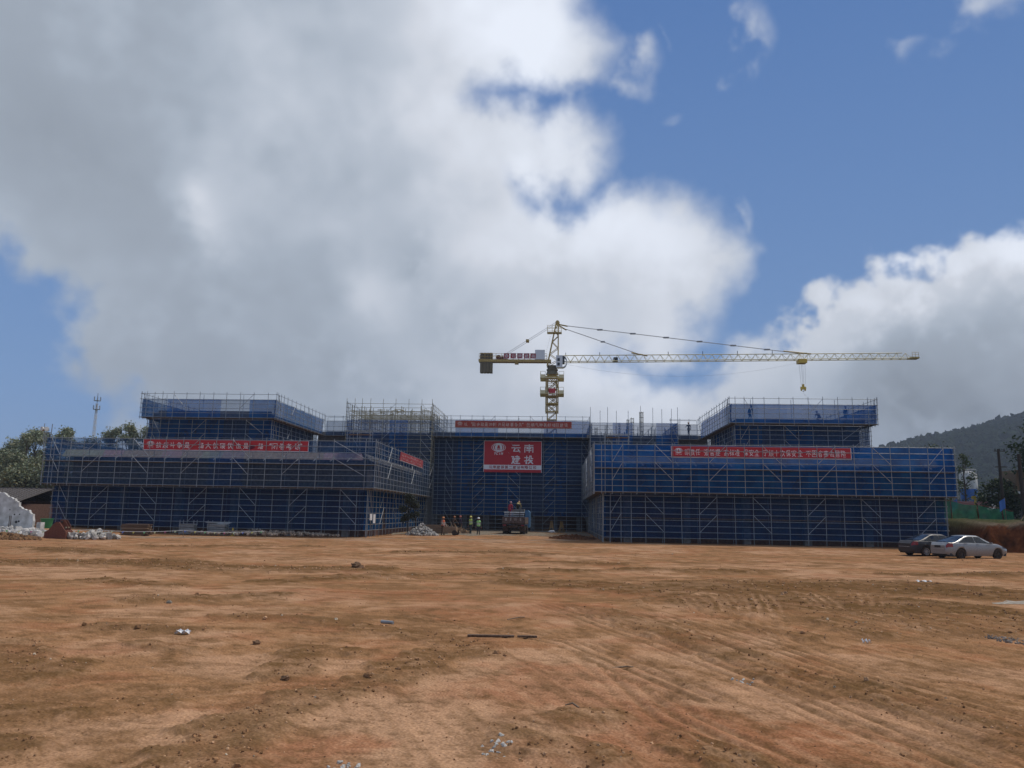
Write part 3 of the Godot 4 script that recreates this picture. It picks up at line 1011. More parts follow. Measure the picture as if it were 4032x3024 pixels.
func build_scaffolds() -> void:
	var group := "blue netted scaffolds round the unfinished building"
	var north := Vector3(0, 0, -1)
	for east: bool in [false, true]:
		var f := func(x: float, z: float) -> Vector3: return Vector3(mirror(x, east), 0, z)
		var inside := Vector3(-1, 0, 0) if not east else Vector3(1, 0, 0)   # from the court side into the wing
		var word := "plain blue upper netting, beside the parked cars" if east else "dusty grey-blue upper netting and beige eaves behind, by the rubble"
		var s := thing("wing_scaffold", "front wing scaffold with " + word, "scaffold", f.call(-30.6, -68.5), 0, group)
		var up: Array = [0, 2, 6, 0] if east else [4, 5, 4, 1]
		var low: Array = [1, 3, 1, 3]  # darker, thinner sheets: shade below the overhang is put into these nets
		var side: Array = [4, 5, 4]
		var rows_low := levels(0.45 if east else 0.6, 4.1)
		var rows_up := levels(4.25, 8.26)
		var flip := {"mirrored": east, "decks": [2.1], "first": 1}
		# ground lift
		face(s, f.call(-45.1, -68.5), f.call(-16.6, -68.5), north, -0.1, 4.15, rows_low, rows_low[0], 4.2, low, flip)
		face(s, f.call(-16.6, -68.5), f.call(-16.6, -100.6), inside, -0.1, 4.15, rows_low, rows_low[0], 4.2, [0, 2, 6], {"every": 4, "inner": false, "openings": [] if east else [[7.2, 8.5, 2.5], [24.8, 25.9, 2.4]]})
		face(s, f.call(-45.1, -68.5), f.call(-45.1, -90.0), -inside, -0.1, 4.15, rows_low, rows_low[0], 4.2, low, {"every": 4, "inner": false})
		# cantilevered upper lift
		face(s, f.call(-45.6, -67.5), f.call(-15.8, -67.5), north, 4.05, 8.4, rows_up, 4.25, 8.24, up, {"mirrored": east, "decks": [4.2, 6.2]})
		face(s, f.call(-15.8, -67.5), f.call(-15.8, -100.0), inside, 4.05, 8.4, rows_up, 4.25, 8.24, side, {"every": 4, "decks": [4.2], "inner_every": 3})
		face(s, f.call(-45.6, -67.5), f.call(-45.6, -90.0), -inside, 4.05, 8.4, rows_up, 4.25, 8.24, up, {"every": 4, "decks": [4.2], "inner_every": 3})
		# short raking struts under the eaves
		for k in 18:
			var x := -44.0 + k * 1.5
			var p: Vector3 = f.call(x, -68.6) - s.position
			bar(s, "raker", p + Vector3(0, 6.5, 0.35), p + Vector3(-0.25 if east else 0.25, 6.95, -0.25), 0.035, M.steel_bright)
		# access tower standing up beside the court corner
		var tower := {"posts": [0.0, 0.9, 2.1], "braces": false, "inner": true, "inner_every": 1}
		face(s, f.call(-18.9, -69.4), f.call(-16.8, -69.4), north, 7.4, 9.5, [8.7, 9.3], 0, 0, [], tower)
		block(s, "deck", f.call(-17.85, -69.9) - s.position + Vector3(0, 9.05, 0), Vector3(2.0, 0.05, 0.8), M.timber_pale)

		# the scaffold of the tall rear block
		word = "with workers on its roof deck above the banner" if east else "above the beige eaves, its guard rails bare against the sky"
		s = thing("rear_block_scaffold", "tall rear block scaffold " + word, "scaffold", f.call(-38.2, -84.0), 0, group)
		var rr := levels(8.9, 11.9)
		var tr := [12.05, 12.55, 13.05, 13.55, 14.03, 14.62]
		var tn: Array = [0, 2, 6] if east else [4, 0, 6]
		face(s, f.call(-45.3, -84.0), f.call(-31.3, -84.0), north, 7.3, 12.0, rr, 7.6, 12.0, [0, 1, 3], {"mirrored": east, "every": 4})
		face(s, f.call(-31.3, -84.0), f.call(-31.3, -101.0), inside, 7.3, 12.0, rr, 7.6, 12.0, [0, 1, 3], {"every": 4, "inner": false})
		face(s, f.call(-45.3, -84.0), f.call(-45.3, -101.0), -inside, 7.3, 12.0, rr, 7.6, 12.0, [0, 1], {"every": 4, "inner": false})
		face(s, f.call(-45.7, -83.0), f.call(-30.6, -83.0), north, 11.85, 14.8, tr, 12.05, 14.03, tn, {"mirrored": east, "every": 5, "first": 4, "decks": [12.0], "inner_every": 3})
		face(s, f.call(-30.6, -83.0), f.call(-30.6, -101.0), inside, 11.85, 14.8, tr, 12.05, 14.03, tn, {"every": 4, "decks": [12.0], "inner": false})
		face(s, f.call(-45.7, -83.0), f.call(-45.7, -101.0), -inside, 11.85, 14.8, tr, 12.05, 14.03, [0, 1], {"every": 4, "decks": [12.0], "inner": false})

		# the short link between rear block and stair block
		word = "with a worker standing behind its see-through net" if east else "between the rear block and the bare tube falsework"
		s = thing("link_scaffold", "short link scaffold " + word, "scaffold", f.call(-29.0, -101.2), 0, group)
		face(s, f.call(-30.5, -101.2), f.call(-27.0, -101.2), north, 11.9, 14.6, [12.0, 12.6, 13.2, 13.9, 14.5], 12.0, 13.9, [4, 5], {"posts": [0.0, 1.1, 2.3, 3.5], "decks": [11.95], "braces": false})

	# stair block west of the entrance: falsework tubes for a raised roof
	var s := thing("falsework_scaffold", "dense bare yellowish tube falsework rising over the stair block", "scaffold", Vector3(-21.4, 0, -98.0), 0, group)
	var posts := [0.0, 1.0, 2.0, 3.0, 4.65, 6.3, 7.95, 9.6, 10.95]
	var a := Vector3(-26.9, 0, -98.0)
	var b := Vector3(-15.95, 0, -98.0)
	face(s, a, b, north, 7.3, 16.4, levels(8.3, 15.9), 7.8, 13.75, [0, 1, 4], {"steel": "steel_worn", "posts": posts, "every": 3, "first": 1, "inner": false})
	face(s, b, Vector3(-15.95, 0, -112.0), Vector3(-1, 0, 0), 7.3, 15.95, levels(8.3, 15.9), 7.8, 13.75, [4, 5], {"steel": "steel_worn", "every": 4, "inner": false})
	face(s, a, Vector3(-26.9, 0, -112.0), Vector3(1, 0, 0), 11.5, 16.0, levels(12.3, 15.9, 0.6), 0, 0, [], {"every": 4, "inner": false})
	for i in 9:
		for j in 7:
			var p := Vector3(-26.6 + i * 1.28 + rng.randf_range(-0.1, 0.1), 0, -99.2 - j * 1.4) - s.position
			bar(s, "prop", Vector3(p.x, 12.1, p.z), Vector3(p.x, 15.3 + rng.randf_range(-0.2, 0.5), p.z), 0.042, M.steel_worn)
	for j in 7:
		for y: float in [12.6, 13.7, 14.4, 15.0]:
			bar(s, "prop_ledger", Vector3(-5.4, y, -1.2 - j * 1.4), Vector3(5.2, y, -1.2 - j * 1.4), 0.034, M.steel_worn)
	for i in 9:
		for y: float in [13.0, 14.2, 14.9]:
			bar(s, "prop_ledger", Vector3(-5.2 + i * 1.28, y, -1.2), Vector3(-5.2 + i * 1.28, y, -9.6), 0.034, M.steel_worn)
	for k in 26:
		var q := Vector3(rng.randf_range(-4.6, 4.8), 15.2 + rng.randf_range(-0.15, 0.25), rng.randf_range(-9.0, -1.2))
		bar(s, "fork_head", q, q + Vector3(rng.randf_range(0.3, 0.9), rng.randf_range(-0.1, 0.1), rng.randf_range(-0.4, 0.4)), 0.05, M.steel_worn)

	# stair block east of the entrance: tall bare posts over a low net
	s = thing("stair_scaffold", "stair block scaffold with tall bare posts and rebar cages above its net", "scaffold", Vector3(9.4, 0, -98.0), 0, group)
	a = Vector3(3.97, 0, -98.0)
	b = Vector3(14.75, 0, -98.0)
	face(s, a, b, north, 7.3, 13.9, levels(8.8, 13.7), 8.3, 13.7, [4, 5, 0], {"posts": [0.0, 1.2, 2.1, 3.2, 4.7, 6.2, 7.7, 8.8, 10.0, 10.75], "tops": 2.1, "every": 3, "first": 2})
	face(s, a, Vector3(3.97, 0, -112.0), Vector3(1, 0, 0), 0.1, 13.8, levels(1.0, 13.7), 2.1, 13.7, [1, 4], {"every": 4, "inner": false})
	face(s, b, Vector3(14.75, 0, -112.0), Vector3(-1, 0, 0), 11.5, 13.8, [12.3, 13.0, 13.7], 11.9, 13.7, [4, 5], {"inner": false})
	for k in 30:
		var p := Vector3(rng.randf_range(4.6, 14.2), 12.2, rng.randf_range(-108.0, -99.2)) - s.position
		bar(s, "prop", p, p + Vector3(0, rng.randf_range(0.7, 1.4), 0), 0.045, M.steel)

	# the recessed entrance front
	s = thing("entrance_scaffold", "recessed entrance scaffold carrying the large red company banner", "scaffold", Vector3(-6.1, 0, -101.0), 0, group)
	face(s, Vector3(-16.0, 0, -101.0), Vector3(3.9, 0, -101.0), north, 0.1, 11.7, levels(0.55, 11.6), 2.05, 11.8, [0, 1, 3], {"every": 3, "first": 2, "inner_every": 2, "decks": [2.0, 6.0]})
	face(s, Vector3(-16.2, 0, -99.9), Vector3(3.95, 0, -99.9), north, 11.7, 14.62, [11.95, 12.5, 13.05, 13.6, 14.1, 14.56], 11.95, 14.05, [4, 5, 0], {"every": 4, "first": 2, "decks": [11.9], "inner_every": 3})


# ------------------------------------------------------------------ banners and their lettering
# strokes of each character on a ten by ten grid: every word is a run of points, two digits a point
const PART := {
	"ri": "0009 009099 0494 0999", "yue": "101609 109099 1393 1696", "shou": "0292 505938 0695", "ren": "6004 4349", "shu": "303314 30606393 158509 2599", "tu": "1383 4048 0898",
	"yan": "1021 03232837", "bing": "0112 0825", "zhu": "2002 1141 7052 6191", "mian": "5051 0103 0191 9193", "fu": "0009 003013 133516", "ye": "5191 7163 5357 539397 747759 7799"}
const GLYPH := {
	"抗": "6071 4292 646749 64848898", "疫": "5051 2191 212609 0304 0716", "斗": "1132 0445 0695 6069", "争": "3012 316152 138387 0595 1787 525938", "是": "2024 207074 2272 2474 0595 5558 5787 3609 274899",
	"一": "0494", "场": "0333 2028 0837 418154948978 6448 8459", "大": "0393 404409 4499", "仗": "3292 606539 4399", "硬": "0141 2104 1518 154548 1848 5191 5356 539396 5696 5494 717659 6699",
	"也": "04828676 5057 22289896", "闭": "0209 1021 309099 2474 535848 5427", "卷": "2031 7061 1282 0494 5044 4406 5496 36767737 37398988", "考": "1272 4045 0595 8107 3676 4647877959",
	"试": "4393 4575 5558 3879 70869896 8192", "明": "", "责": "1181 2272 0393 5053 2427 247477 555719 6789", "任": "8031 3595 6168 4888", "强": "01313303 0305353819 5053 508083 5383 4447 449497 4797 6369 4998",
	"管": "0304 039394 2529 257576 2676 27878929", "理": "0131 0434 0737 2127 4044 409094 4494 4292 6069 4696 3999", "高": "5051 0191 3235 326265 3565 1619 169699 3739 376769 3969",
	"标": "0333 2029 2306 2436 5191 4494 7479 6648 8698", "准": "5034 4249 4292 4494 4696 4999 7279 6071", "保": "4043 408083 4383 3595 6369 6538 6598", "安": "422689 745719 0494",
	"全": "5004 5094 2474 2777 0999 5459", "宁": "0494 545938", "烦": "0315 3325 202509 2539", "十": "0494 5059", "次": "5033 429284 646639 6599", "不": "0191 5106 5359 6496",
	"图": "0009 009099 0999 4124 427226 3386 4555 4666", "省": "5053 3113 7192 7305 2529 257579 2777 2979", "事": "0191 2224 227274 2474 158588 0696 1888 505938", "去": "1282 5055 0595 452888 7699",
	"冒": "1014 108084 1282 1484 2529 257579 2777 2979", "险": "6043 6093 5484 4557 6567 9587 4999", "以": "111736 3244 707449 6699", "起": "1131 2024 0444 2428 2636 1509 173899 51818454 54579796",
	"步": "5054 5272 2224 0494 5557 3517 8529", "就": "2021 0141 1315 133335 1535 2528 1607 3547 5393 606549 73789897 8192", "冲": "3236 329296 3696 6069", "刺": "0242 2029 0305 034345 0545 2508 2548 6166 909988",
	"开": "1181 0494 313509 6169", "局": "108083 1383 101509 25959879 3638 366668 3868", "要": "0090 1214 128284 1484 3034 6064 442789 755819 0696", "先": "3013 2282 0595 5055 353709 65689897",
	"的": "2012 0209 024249 0545 0949 6053 6292988978 6475", "精": "0444 2029 0113 4133 2407 2547 5191 6282 4494 7074 5559 559599 5797", "气": "3003 2181 2373 1575789997", "神": "1021 023206 2429 3546 4246 429296 4696 4494 7079",
	"抓": "8141 414539 6168 717599", "好": "200648 432609 0343 519173 737968 5595", "项": "0232 2227 0736", "目": "1019 108089 1383 1686 1989", "建": "4181 8185 3393 4585 4777 6068 012114342709 163999",
	"设": "", "云": "1181 0494 442878 7699", "南": "0191 5053 0309 039399 3445 6455 2575 2777 5559", "投": "", "第": "13838515179789 5359 5719", "二": "1282 0898", "有": "0292 4006 3439 348489 3585 3787",
	"限": "408084 4484 4282 404967 6599 9576", "公": "3004 6094 442888 6699", "司": "10909988 1373 2528 256568 2868", "“": "7062 7272 9082 9292", "”": "0112 1021 2132 3041",
	"Y": "0044 8044 4449", "C": "8010 1002 0207 0719 1989", "I": "4049", "H": "0009 8089 0484"}
const INSIDE := {"抗": ["shou", 0, 0, 4, 9], "疫": ["shu", 3, 3, 9, 9], "仗": ["ren", 0, 0, 4, 9], "试": ["yan", 0, 0, 9, 9], "明": ["ri", 0, 1, 3, 8], "任": ["ren", 0, 0, 4, 9], "管": ["zhu", 0, 0, 9, 9],
	"准": ["bing", 0, 0, 9, 9], "保": ["ren", 0, 0, 4, 9], "安": ["mian", 0, 0, 9, 9], "宁": ["mian", 0, 0, 9, 9], "烦": ["ye", 0, 0, 9, 9], "次": ["bing", 0, 0, 9, 9], "险": ["fu", 0, 0, 9, 9],
	"冲": ["bing", 0, 0, 9, 9], "抓": ["shou", 0, 0, 4, 9], "项": ["ye", 0, 0, 9, 9], "设": ["yan", 0, 0, 9, 9], "投": ["shou", 0, 0, 4, 9], "第": ["zhu", 0, 0, 9, 9], "限": ["fu", 0, 0, 9, 9]}
const INSIDE_TOO := {"明": ["yue", 5, 0, 9, 9], "设": ["shu", 4, 0, 9, 9], "投": ["shu", 4, 0, 9, 9]}


func draw_strokes(im: Image, strokes: String, x: float, y: float, w: float, h: float, pen: int, c: Color, slant := 0.0) -> void:
	for word in strokes.split(" ", false):
		var last := Vector2.INF
		for i in range(0, word.length(), 2):
			var p := Vector2(word.substr(i, 1).to_int() / 9.0, word.substr(i + 1, 1).to_int() / 9.0)
			p = Vector2(x + p.x * w + (0.5 - p.y) * slant * h, y + p.y * h)
			if last != Vector2.INF:
				var n := int(last.distance_to(p)) + 1
				for k in n + 1:
					var q := last.lerp(p, float(k) / n)
					im.fill_rect(Rect2i(int(q.x - pen * 0.5), int(q.y - pen * 0.5), pen, pen), c)
			last = p


func draw_glyph(im: Image, ch: String, cx: float, cy: float, w: float, h: float, c: Color, weight := 0.105, slant := 0.0) -> void:
	var pen := maxi(2, int(w * weight))
	var iw := w - pen
	var ih := h - pen
	var x := cx - iw * 0.5
	var y := cy - ih * 0.5
	draw_strokes(im, GLYPH[ch], x, y, iw, ih, pen, c, slant)
	for extra: Dictionary in [INSIDE, INSIDE_TOO]:
		if extra.has(ch):
			var e: Array = extra[ch]
			draw_strokes(im, PART[e[0]], x + e[1] / 9.0 * iw, y + e[2] / 9.0 * ih, (e[3] - e[1]) / 9.0 * iw, (e[4] - e[2]) / 9.0 * ih, pen, c)


func draw_emblem(im: Image, cx: float, cy: float, rx: float, ry: float, ink: Color, ground: Color) -> void:
	for y in range(int(cy - ry), int(cy + ry) + 1):
		for x in range(int(cx - rx), int(cx + rx) + 1):
			if x < 0 or y < 0 or x >= im.get_width() or y >= im.get_height():
				continue
			var u := (x - cx) / rx
			var v := (y - cy) / ry
			var r := u * u + v * v
			var on := false
			if r < 1.0 and r > 0.86:
				on = true
			var r2 := pow(u / 0.78, 2.0) + v * v
			if r2 < 1.0 and r2 > 0.72:
				on = true
			if pow(u / 0.52, 2.0) + pow(v / 0.93, 2.0) < 1.0:
				on = true
				var half := 0.13 + 0.13 * smoothstep(-0.5, 0.5, v)   # the bell
				if v > -0.5 and v < 0.42 and absf(u) < half and not (v > 0.2 and v < 0.27):
					on = false
				if v > 0.5 and v < 0.62 and absf(u) < 0.3:
					on = false
			if on:
				im.set_pixel(x, y, ink)
			elif r < 1.0:
				im.set_pixel(x, y, ground)


func mark(im: Image, cx: float, cy: float, rx: float, ry: float, ink: Color, ground: Color) -> void:
	draw_emblem(im, cx, cy - ry * 0.3, rx, ry, ink, ground)
	var letters := "YCIH"
	for i in 4:
		draw_glyph(im, letters[i], cx + (i - 1.5) * rx * 0.42, cy + ry * 1.12, rx * 0.34, ry * 0.42, ink, 0.22, 0.35)


func cloth(called: String, label: String, a: Vector3, b: Vector3, y0: float, y1: float, inward: Vector3, im: Image, sag: float, alpha := 1.0) -> MeshInstance3D:
	var st := st_new()
	var nx := 40
	var ny := 8
	var w := a.distance_to(b)
	for j in ny + 1:
		for i in nx + 1:
			var q := a.lerp(b, float(i) / nx)
			var t := float(j) / ny
			q.y = lerpf(y1, y0, t) - sag * absf(sin(i * 0.9)) * 0.5
			q += inward * (yard_noise.get_noise_2d(q.x * 0.7 + q.z, q.y * 0.7) * 0.12)
			st.set_smooth_group(0)
			st.set_uv(Vector2(float(i) / nx, t))
			st.add_vertex(q - a)
	for j in ny:
		for i in nx:
			var k := j * (nx + 1) + i
			for t: int in [k, k + 1, k + nx + 1, k + 1, k + nx + 2, k + nx + 1]:
				st.add_index(t)
	st.generate_normals()
	var m := StandardMaterial3D.new()
	m.resource_name = called
	m.albedo_texture = ImageTexture.create_from_image(im)
	m.roughness = 0.75
	m.cull_mode = BaseMaterial3D.CULL_DISABLED
	m.backlight_enabled = true
	m.backlight = Color(0.3, 0.3, 0.3)
	if alpha < 1.0:
		m.albedo_color.a = alpha
		m.transparency = BaseMaterial3D.TRANSPARENCY_ALPHA
	var o := mesh_node(st.commit(), m, self, called)
	o.position = a
	tag(o, label, "banner", "red slogan banners on the scaffolds")
	return o


func slogan(text: Array, emblem: float, h: int, red: Color, ink: Color, size: float, trim: Color) -> Image:
	var im := Image.create(2048, h, false, Image.FORMAT_RGB8)
	im.fill(red)
	im.fill_rect(Rect2i(0, h - 7, 2048, 7), trim)
	im.fill_rect(Rect2i(0, 0, 2048, 4), trim.lerp(red, 0.4))
	im.fill_rect(Rect2i(0, 0, 6, h), trim)
	im.fill_rect(Rect2i(2042, 0, 6, h), trim)
	mark(im, emblem * 2048.0, h * 0.46, 46, h * 0.23, ink, red)
	for t: Array in text:
		draw_glyph(im, t[0], t[1] * 2048.0, h * 0.52, size, h * 0.56, ink)
	return im


func build_banners() -> void:
	var red := lin(0.46, 0.022, 0.030)
	var ink := lin(0.74, 0.72, 0.72)
	var north := Vector3(0, 0, -1)
	cloth("slogan_banner", "long red slogan banner over the beige eaves of the dusty wing", Vector3(-36.65, 0, -67.58), Vector3(-21.76, 0, -67.58), 7.27, 8.21, north,
		slogan([["抗", .094], ["疫", .1375], ["斗", .18], ["争", .223], ["是", .267], ["一", .311], ["场", .354], ["大", .397], ["仗", .44], ["硬", .4826], ["仗", .528], ["也", .577], ["是", .624], ["一", .668], ["场", .712], ["“", .761], ["闭", .795], ["卷", .839], ["考", .883], ["试", .93], ["”", .961]],
		.044, 132, red, ink, 66.0, ink), 0.02)
	cloth("slogan_banner", "long red slogan banner on the plain blue wing beside the parked cars", Vector3(9.56, 0, -67.58), Vector3(24.52, 0, -67.58), 7.2, 8.17, north,
		slogan([["明", .0915], ["责", .122], ["任", .151], ["强", .197], ["管", .23], ["理", .261], ["高", .308], ["标", .339], ["准", .37], ["保", .417], ["安", .449], ["全", .479], ["宁", .525], ["烦", .558], ["十", .588], ["次", .622], ["保", .654], ["安", .685], ["全", .718], ["不", .764], ["图", .797], ["省", .83], ["事", .86], ["去", .891], ["冒", .924], ["险", .956]],
		.042, 132, red, ink, 54.0, ink), 0.02)
	cloth("slogan_banner", "faded orange-red slogan banner along the entrance roof edge under the crane", Vector3(-13.23, 0, -99.78), Vector3(1.68, 0, -99.78), 13.07, 13.95, north,
		slogan([["以", .093], ["“", .136], ["起", .163], ["步", .2], ["就", .235], ["是", .269], ["冲", .306], ["刺", .34], ["开", .384], ["局", .417], ["就", .452], ["要", .49], ["争", .526], ["先", .561], ["”", .589], ["的", .631], ["精", .668], ["气", .703], ["神", .738], ["抓", .774], ["好", .809], ["项", .845], ["目", .877], ["建", .913], ["设", .951]],
		.041, 122, lin(0.36, 0.05, 0.03), lin(0.55, 0.42, 0.36), 58.0, lin(0.5, 0.28, 0.2)), 0.02)
	# company banner
	var im := Image.create(1024, 560, false, Image.FORMAT_RGB8)
	im.fill(red)
	im.fill_rect(Rect2i(0, 429, 1024, 81), ink)
	for r: Rect2i in [Rect2i(0, 0, 1024, 6), Rect2i(0, 0, 7, 560), Rect2i(1017, 0, 7, 560)]:
		im.fill_rect(r, ink)
	draw_emblem(im, 260, 118, 126, 78, ink, red)
	var letters := "YCIH"
	for i in 4:
		draw_glyph(im, letters[i], 200 + i * 41, 227, 34, 44, ink, 0.24, 0.3)
	draw_glyph(im, "云", 567, 130, 158, 150, ink)
	draw_glyph(im, "南", 795, 130, 158, 150, ink)
	draw_glyph(im, "建", 567, 333, 158, 150, ink)
	draw_glyph(im, "投", 795, 333, 158, 150, ink)
	var firm := "云南建投第二建设有限公司"
	for i in firm.length():
		draw_glyph(im, firm[i], 125 + i * 70, 469, 60, 56, lin(0.30, 0.02, 0.025), 0.13)
	cloth("company_banner", "large red and white company banner hung in the recessed entrance", Vector3(-9.56, 0, -100.92), Vector3(-2.11, 0, -100.92), 7.5, 11.52, north, im, 0.03)
	# small two-line banner on the court side of the dusty wing: too small to read
	im = Image.create(512, 48, false, Image.FORMAT_RGB8)
	im.fill(lin(0.30, 0.025, 0.03))
	rng.seed = 99
	for row in 2:
		for i in 22:
			for k in 5:
				im.fill_rect(Rect2i(18 + i * 22 + rng.randi() % 12, 7 + row * 20 + rng.randi() % 12, 2 + rng.randi() % 6, 2 + rng.randi() % 3), lin(0.42, 0.32, 0.32))
	im.fill_rect(Rect2i(0, 46, 512, 2), ink)
	cloth("slogan_banner", "small red two-line banner on the court side of the dusty wing", Vector3(-15.68, 0, -77.7), Vector3(-15.68, 0, -91.0), 7.3, 8.18, Vector3(-1, 0, 0), im, 0.02)


# ------------------------------------------------------------------ tower crane
func lattice(st: SurfaceTool, y0: float, y1: float, half: float, r: float, n: int) -> void:
	for sx: int in [-1, 1]:
		for sz: int in [-1, 1]:
			st_tube(st, Vector3(sx * half, y0, sz * half), Vector3(sx * half, y1, sz * half), r * 1.7)
	for k in n:
		var a := lerpf(y0, y1, float(k) / n)
		var b := lerpf(y0, y1, float(k + 1) / n)
		for s: int in [-1, 1]:
			var f := 1 if k % 2 == 0 else -1
			st_tube(st, Vector3(-half * f, a, s * half), Vector3(half * f, b, s * half), r)
			st_tube(st, Vector3(s * half, a, -half * f), Vector3(s * half, b, half * f), r)
			st_tube(st, Vector3(-half, b, s * half), Vector3(half, b, s * half), r)
			st_tube(st, Vector3(s * half, b, -half), Vector3(s * half, b, half), r)


func railing(st: SurfaceTool, a: Vector3, b: Vector3, h: float, n: int) -> void:
	for k in n + 1:
		var p := a.lerp(b, float(k) / n)
		st_tube(st, p, p + Vector3(0, h, 0), 0.03, -1.0, 4)
	for y: float in [h * 0.5, h]:
		st_tube(st, a + Vector3(0, y, 0), b + Vector3(0, y, 0), 0.03, -1.0, 4)


func build_crane() -> void:
	var c := thing("tower_crane", "yellow tower crane standing behind the entrance, its jib over the roofs", "tower crane", Vector3(-1.1, 0, -128.0))
	var y := 0.0
	while y < 25.0:
		var st := st_new()
		lattice(st, y, y + 2.5, 0.74, 0.055, 2)
		st_box(st, Transform3D(Basis(), Vector3(0, y + 2.5, 0)), Vector3(1.6, 0.1, 1.6))
		st_put(st, c, "mast_section", M.crane_yellow)
		y += 2.5
	var st := st_new()
	lattice(st, 18.7, 24.6, 0.98, 0.06, 4)
	for p: float in [18.8, 20.1, 21.4, 24.5]:
		for s: int in [-1, 1]:
			st_box(st, Transform3D(Basis(), Vector3(0, p, s * 0.98)), Vector3(2.1, 0.16, 0.1))
			st_box(st, Transform3D(Basis(), Vector3(s * 0.98, p, 0)), Vector3(0.1, 0.16, 2.1))
	st_put(st, c, "climbing_frame", M.crane_yellow)
	for p: float in [21.6, 24.2]:
		st = st_new()
		for s: int in [-1, 1]:
			st_box(st, Transform3D(Basis(), Vector3(s * 1.5, p, 0)), Vector3(0.9, 0.06, 3.6))
			st_box(st, Transform3D(Basis(), Vector3(0, p, s * 1.5)), Vector3(2.1, 0.06, 0.9))
			for e: int in [-1, 1]:
				railing(st, Vector3(s * 1.9, p, -1.8), Vector3(s * 1.9, p, 1.8), 1.05, 4)
				railing(st, Vector3(s * 1.1, p, e * 1.9), Vector3(s * 1.9, p, e * 1.9), 1.05, 1)
				st_box(st, Transform3D(Basis(), Vector3(s * 1.5, p + 0.25, e * 1.9)), Vector3(0.8, 0.5, 0.04))
		st_put(st, c, "work_platform", M.crane_pale)
	block(c, "maker_plate", Vector3(0, 22.2, 1.06), Vector3(1.1, 0.8, 0.05), M.red_paint)
	st = st_new()
	st_tube(st, Vector3(0, 25.0, 0), Vector3(0, 25.7, 0), 1.05, 0.8, 14)
	st_tube(st, Vector3(0, 25.7, 0), Vector3(0, 25.9, 0), 0.95, 0.95, 14)
	st_tube(st, Vector3(0, 25.9, 0), Vector3(0, 26.5, 0), 0.75, 0.9, 14)
	st_put(st, c, "slewing_ring", M.counterweight)
	# tower head
	st = st_new()
	for s: int in [-1, 1]:
		st_tube(st, Vector3(-0.85, 26.4, s * 0.75), Vector3(0.55, 33.6, s * 0.12), 0.1)
		st_tube(st, Vector3(0.95, 26.4, s * 0.75), Vector3(0.95, 33.6, s * 0.12), 0.1)
		for k in 7:
			var t0 := k / 7.0
			var t1 := (k + 1) / 7.0
			var a0 := Vector3(-0.85, 26.4, s * 0.75).lerp(Vector3(0.55, 33.6, s * 0.12), t0)
			var b1 := Vector3(0.95, 26.4, s * 0.75).lerp(Vector3(0.95, 33.6, s * 0.12), t1)
			var a1 := Vector3(-0.85, 26.4, s * 0.75).lerp(Vector3(0.55, 33.6, s * 0.12), t1)
			var b0 := Vector3(0.95, 26.4, s * 0.75).lerp(Vector3(0.95, 33.6, s * 0.12), t0)
			if k % 2 == 0:
				st_tube(st, a0, b1, 0.05)
			else:
				st_tube(st, b0, a1, 0.05)
	st_box(st, Transform3D(Basis(), Vector3(0.8, 33.7, 0)), Vector3(0.7, 0.5, 0.5))
	st_tube(st, Vector3(0.8, 33.9, -0.3), Vector3(0.8, 33.9, 0.3), 0.3, 0.3, 10)
	st_box(st, Transform3D(Basis(Vector3.BACK, -0.2), Vector3(1.7, 33.4, 0)), Vector3(1.6, 0.14, 0.4))
	st_box(st, Transform3D(Basis(Vector3.BACK, -0.55), Vector3(1.6, 33.0, 0)), Vector3(1.6, 0.14, 0.4))
	st_put(st, c, "tower_head", M.crane_yellow)
	st = st_new()
	for s: int in [-1, 1]:
		railing(st, Vector3(-0.85, 32.1, s * 0.8), Vector3(1.5, 32.1, s * 0.8), 1.1, 3)
	railing(st, Vector3(-0.85, 32.1, -0.8), Vector3(-0.85, 32.1, 0.8), 1.1, 2)
	st_box(st, Transform3D(Basis(), Vector3(0.3, 32.08, 0)), Vector3(2.4, 0.05, 1.6))
	for k in 10:
		st_tube(st, Vector3(-1.2 + k * 0.09, 28.2 + k * 0.36, -0.25), Vector3(-1.2 + k * 0.09, 28.2 + k * 0.36, 0.25), 0.03, -1.0, 4)
	st_put(st, c, "head_platform", M.crane_pale)
	# cab
	var cab := block(c, "cab", Vector3(1.15, 27.0, 0.9), Vector3(1.05, 2.0, 1.3), M.crane_white)
	cab.scale = Vector3.ONE
	cab.mesh = box_of(Vector3(1.05, 2.0, 1.3))
	st = st_new()
	for k in 10:
		var a := lerpf(-PI * 0.5, PI * 0.5, k / 10.0)
		var b := lerpf(-PI * 0.5, PI * 0.5, (k + 1) / 10.0)
		for s: float in [-0.6, 0.6]:
			st_tube(st, Vector3(0.52 + cos(a) * 0.7, sin(a) * 0.95, s), Vector3(0.52 + cos(b) * 0.7, sin(b) * 0.95, s), 0.07)
		st_quad(st, Vector3(0.52 + cos(a) * 0.66, sin(a) * 0.9, -0.6), Vector3(0.52 + cos(b) * 0.66, sin(b) * 0.9, -0.6), Vector3(0.52 + cos(b) * 0.66, sin(b) * 0.9, 0.6), Vector3(0.52 + cos(a) * 0.66, sin(a) * 0.9, 0.6))
	st_put(st, cab, "windscreen_frame", M.crane_white)
	for k in 2:
		block(cab, "window", Vector3(-0.12, 0.28 - k * 0.75, 0.66), Vector3(0.4, 0.5, 0.03), M.glass_dark)
	block(cab, "window", Vector3(0.62, 0.2, 0.0), Vector3(0.5, 1.0, 1.1), M.glass_dark)
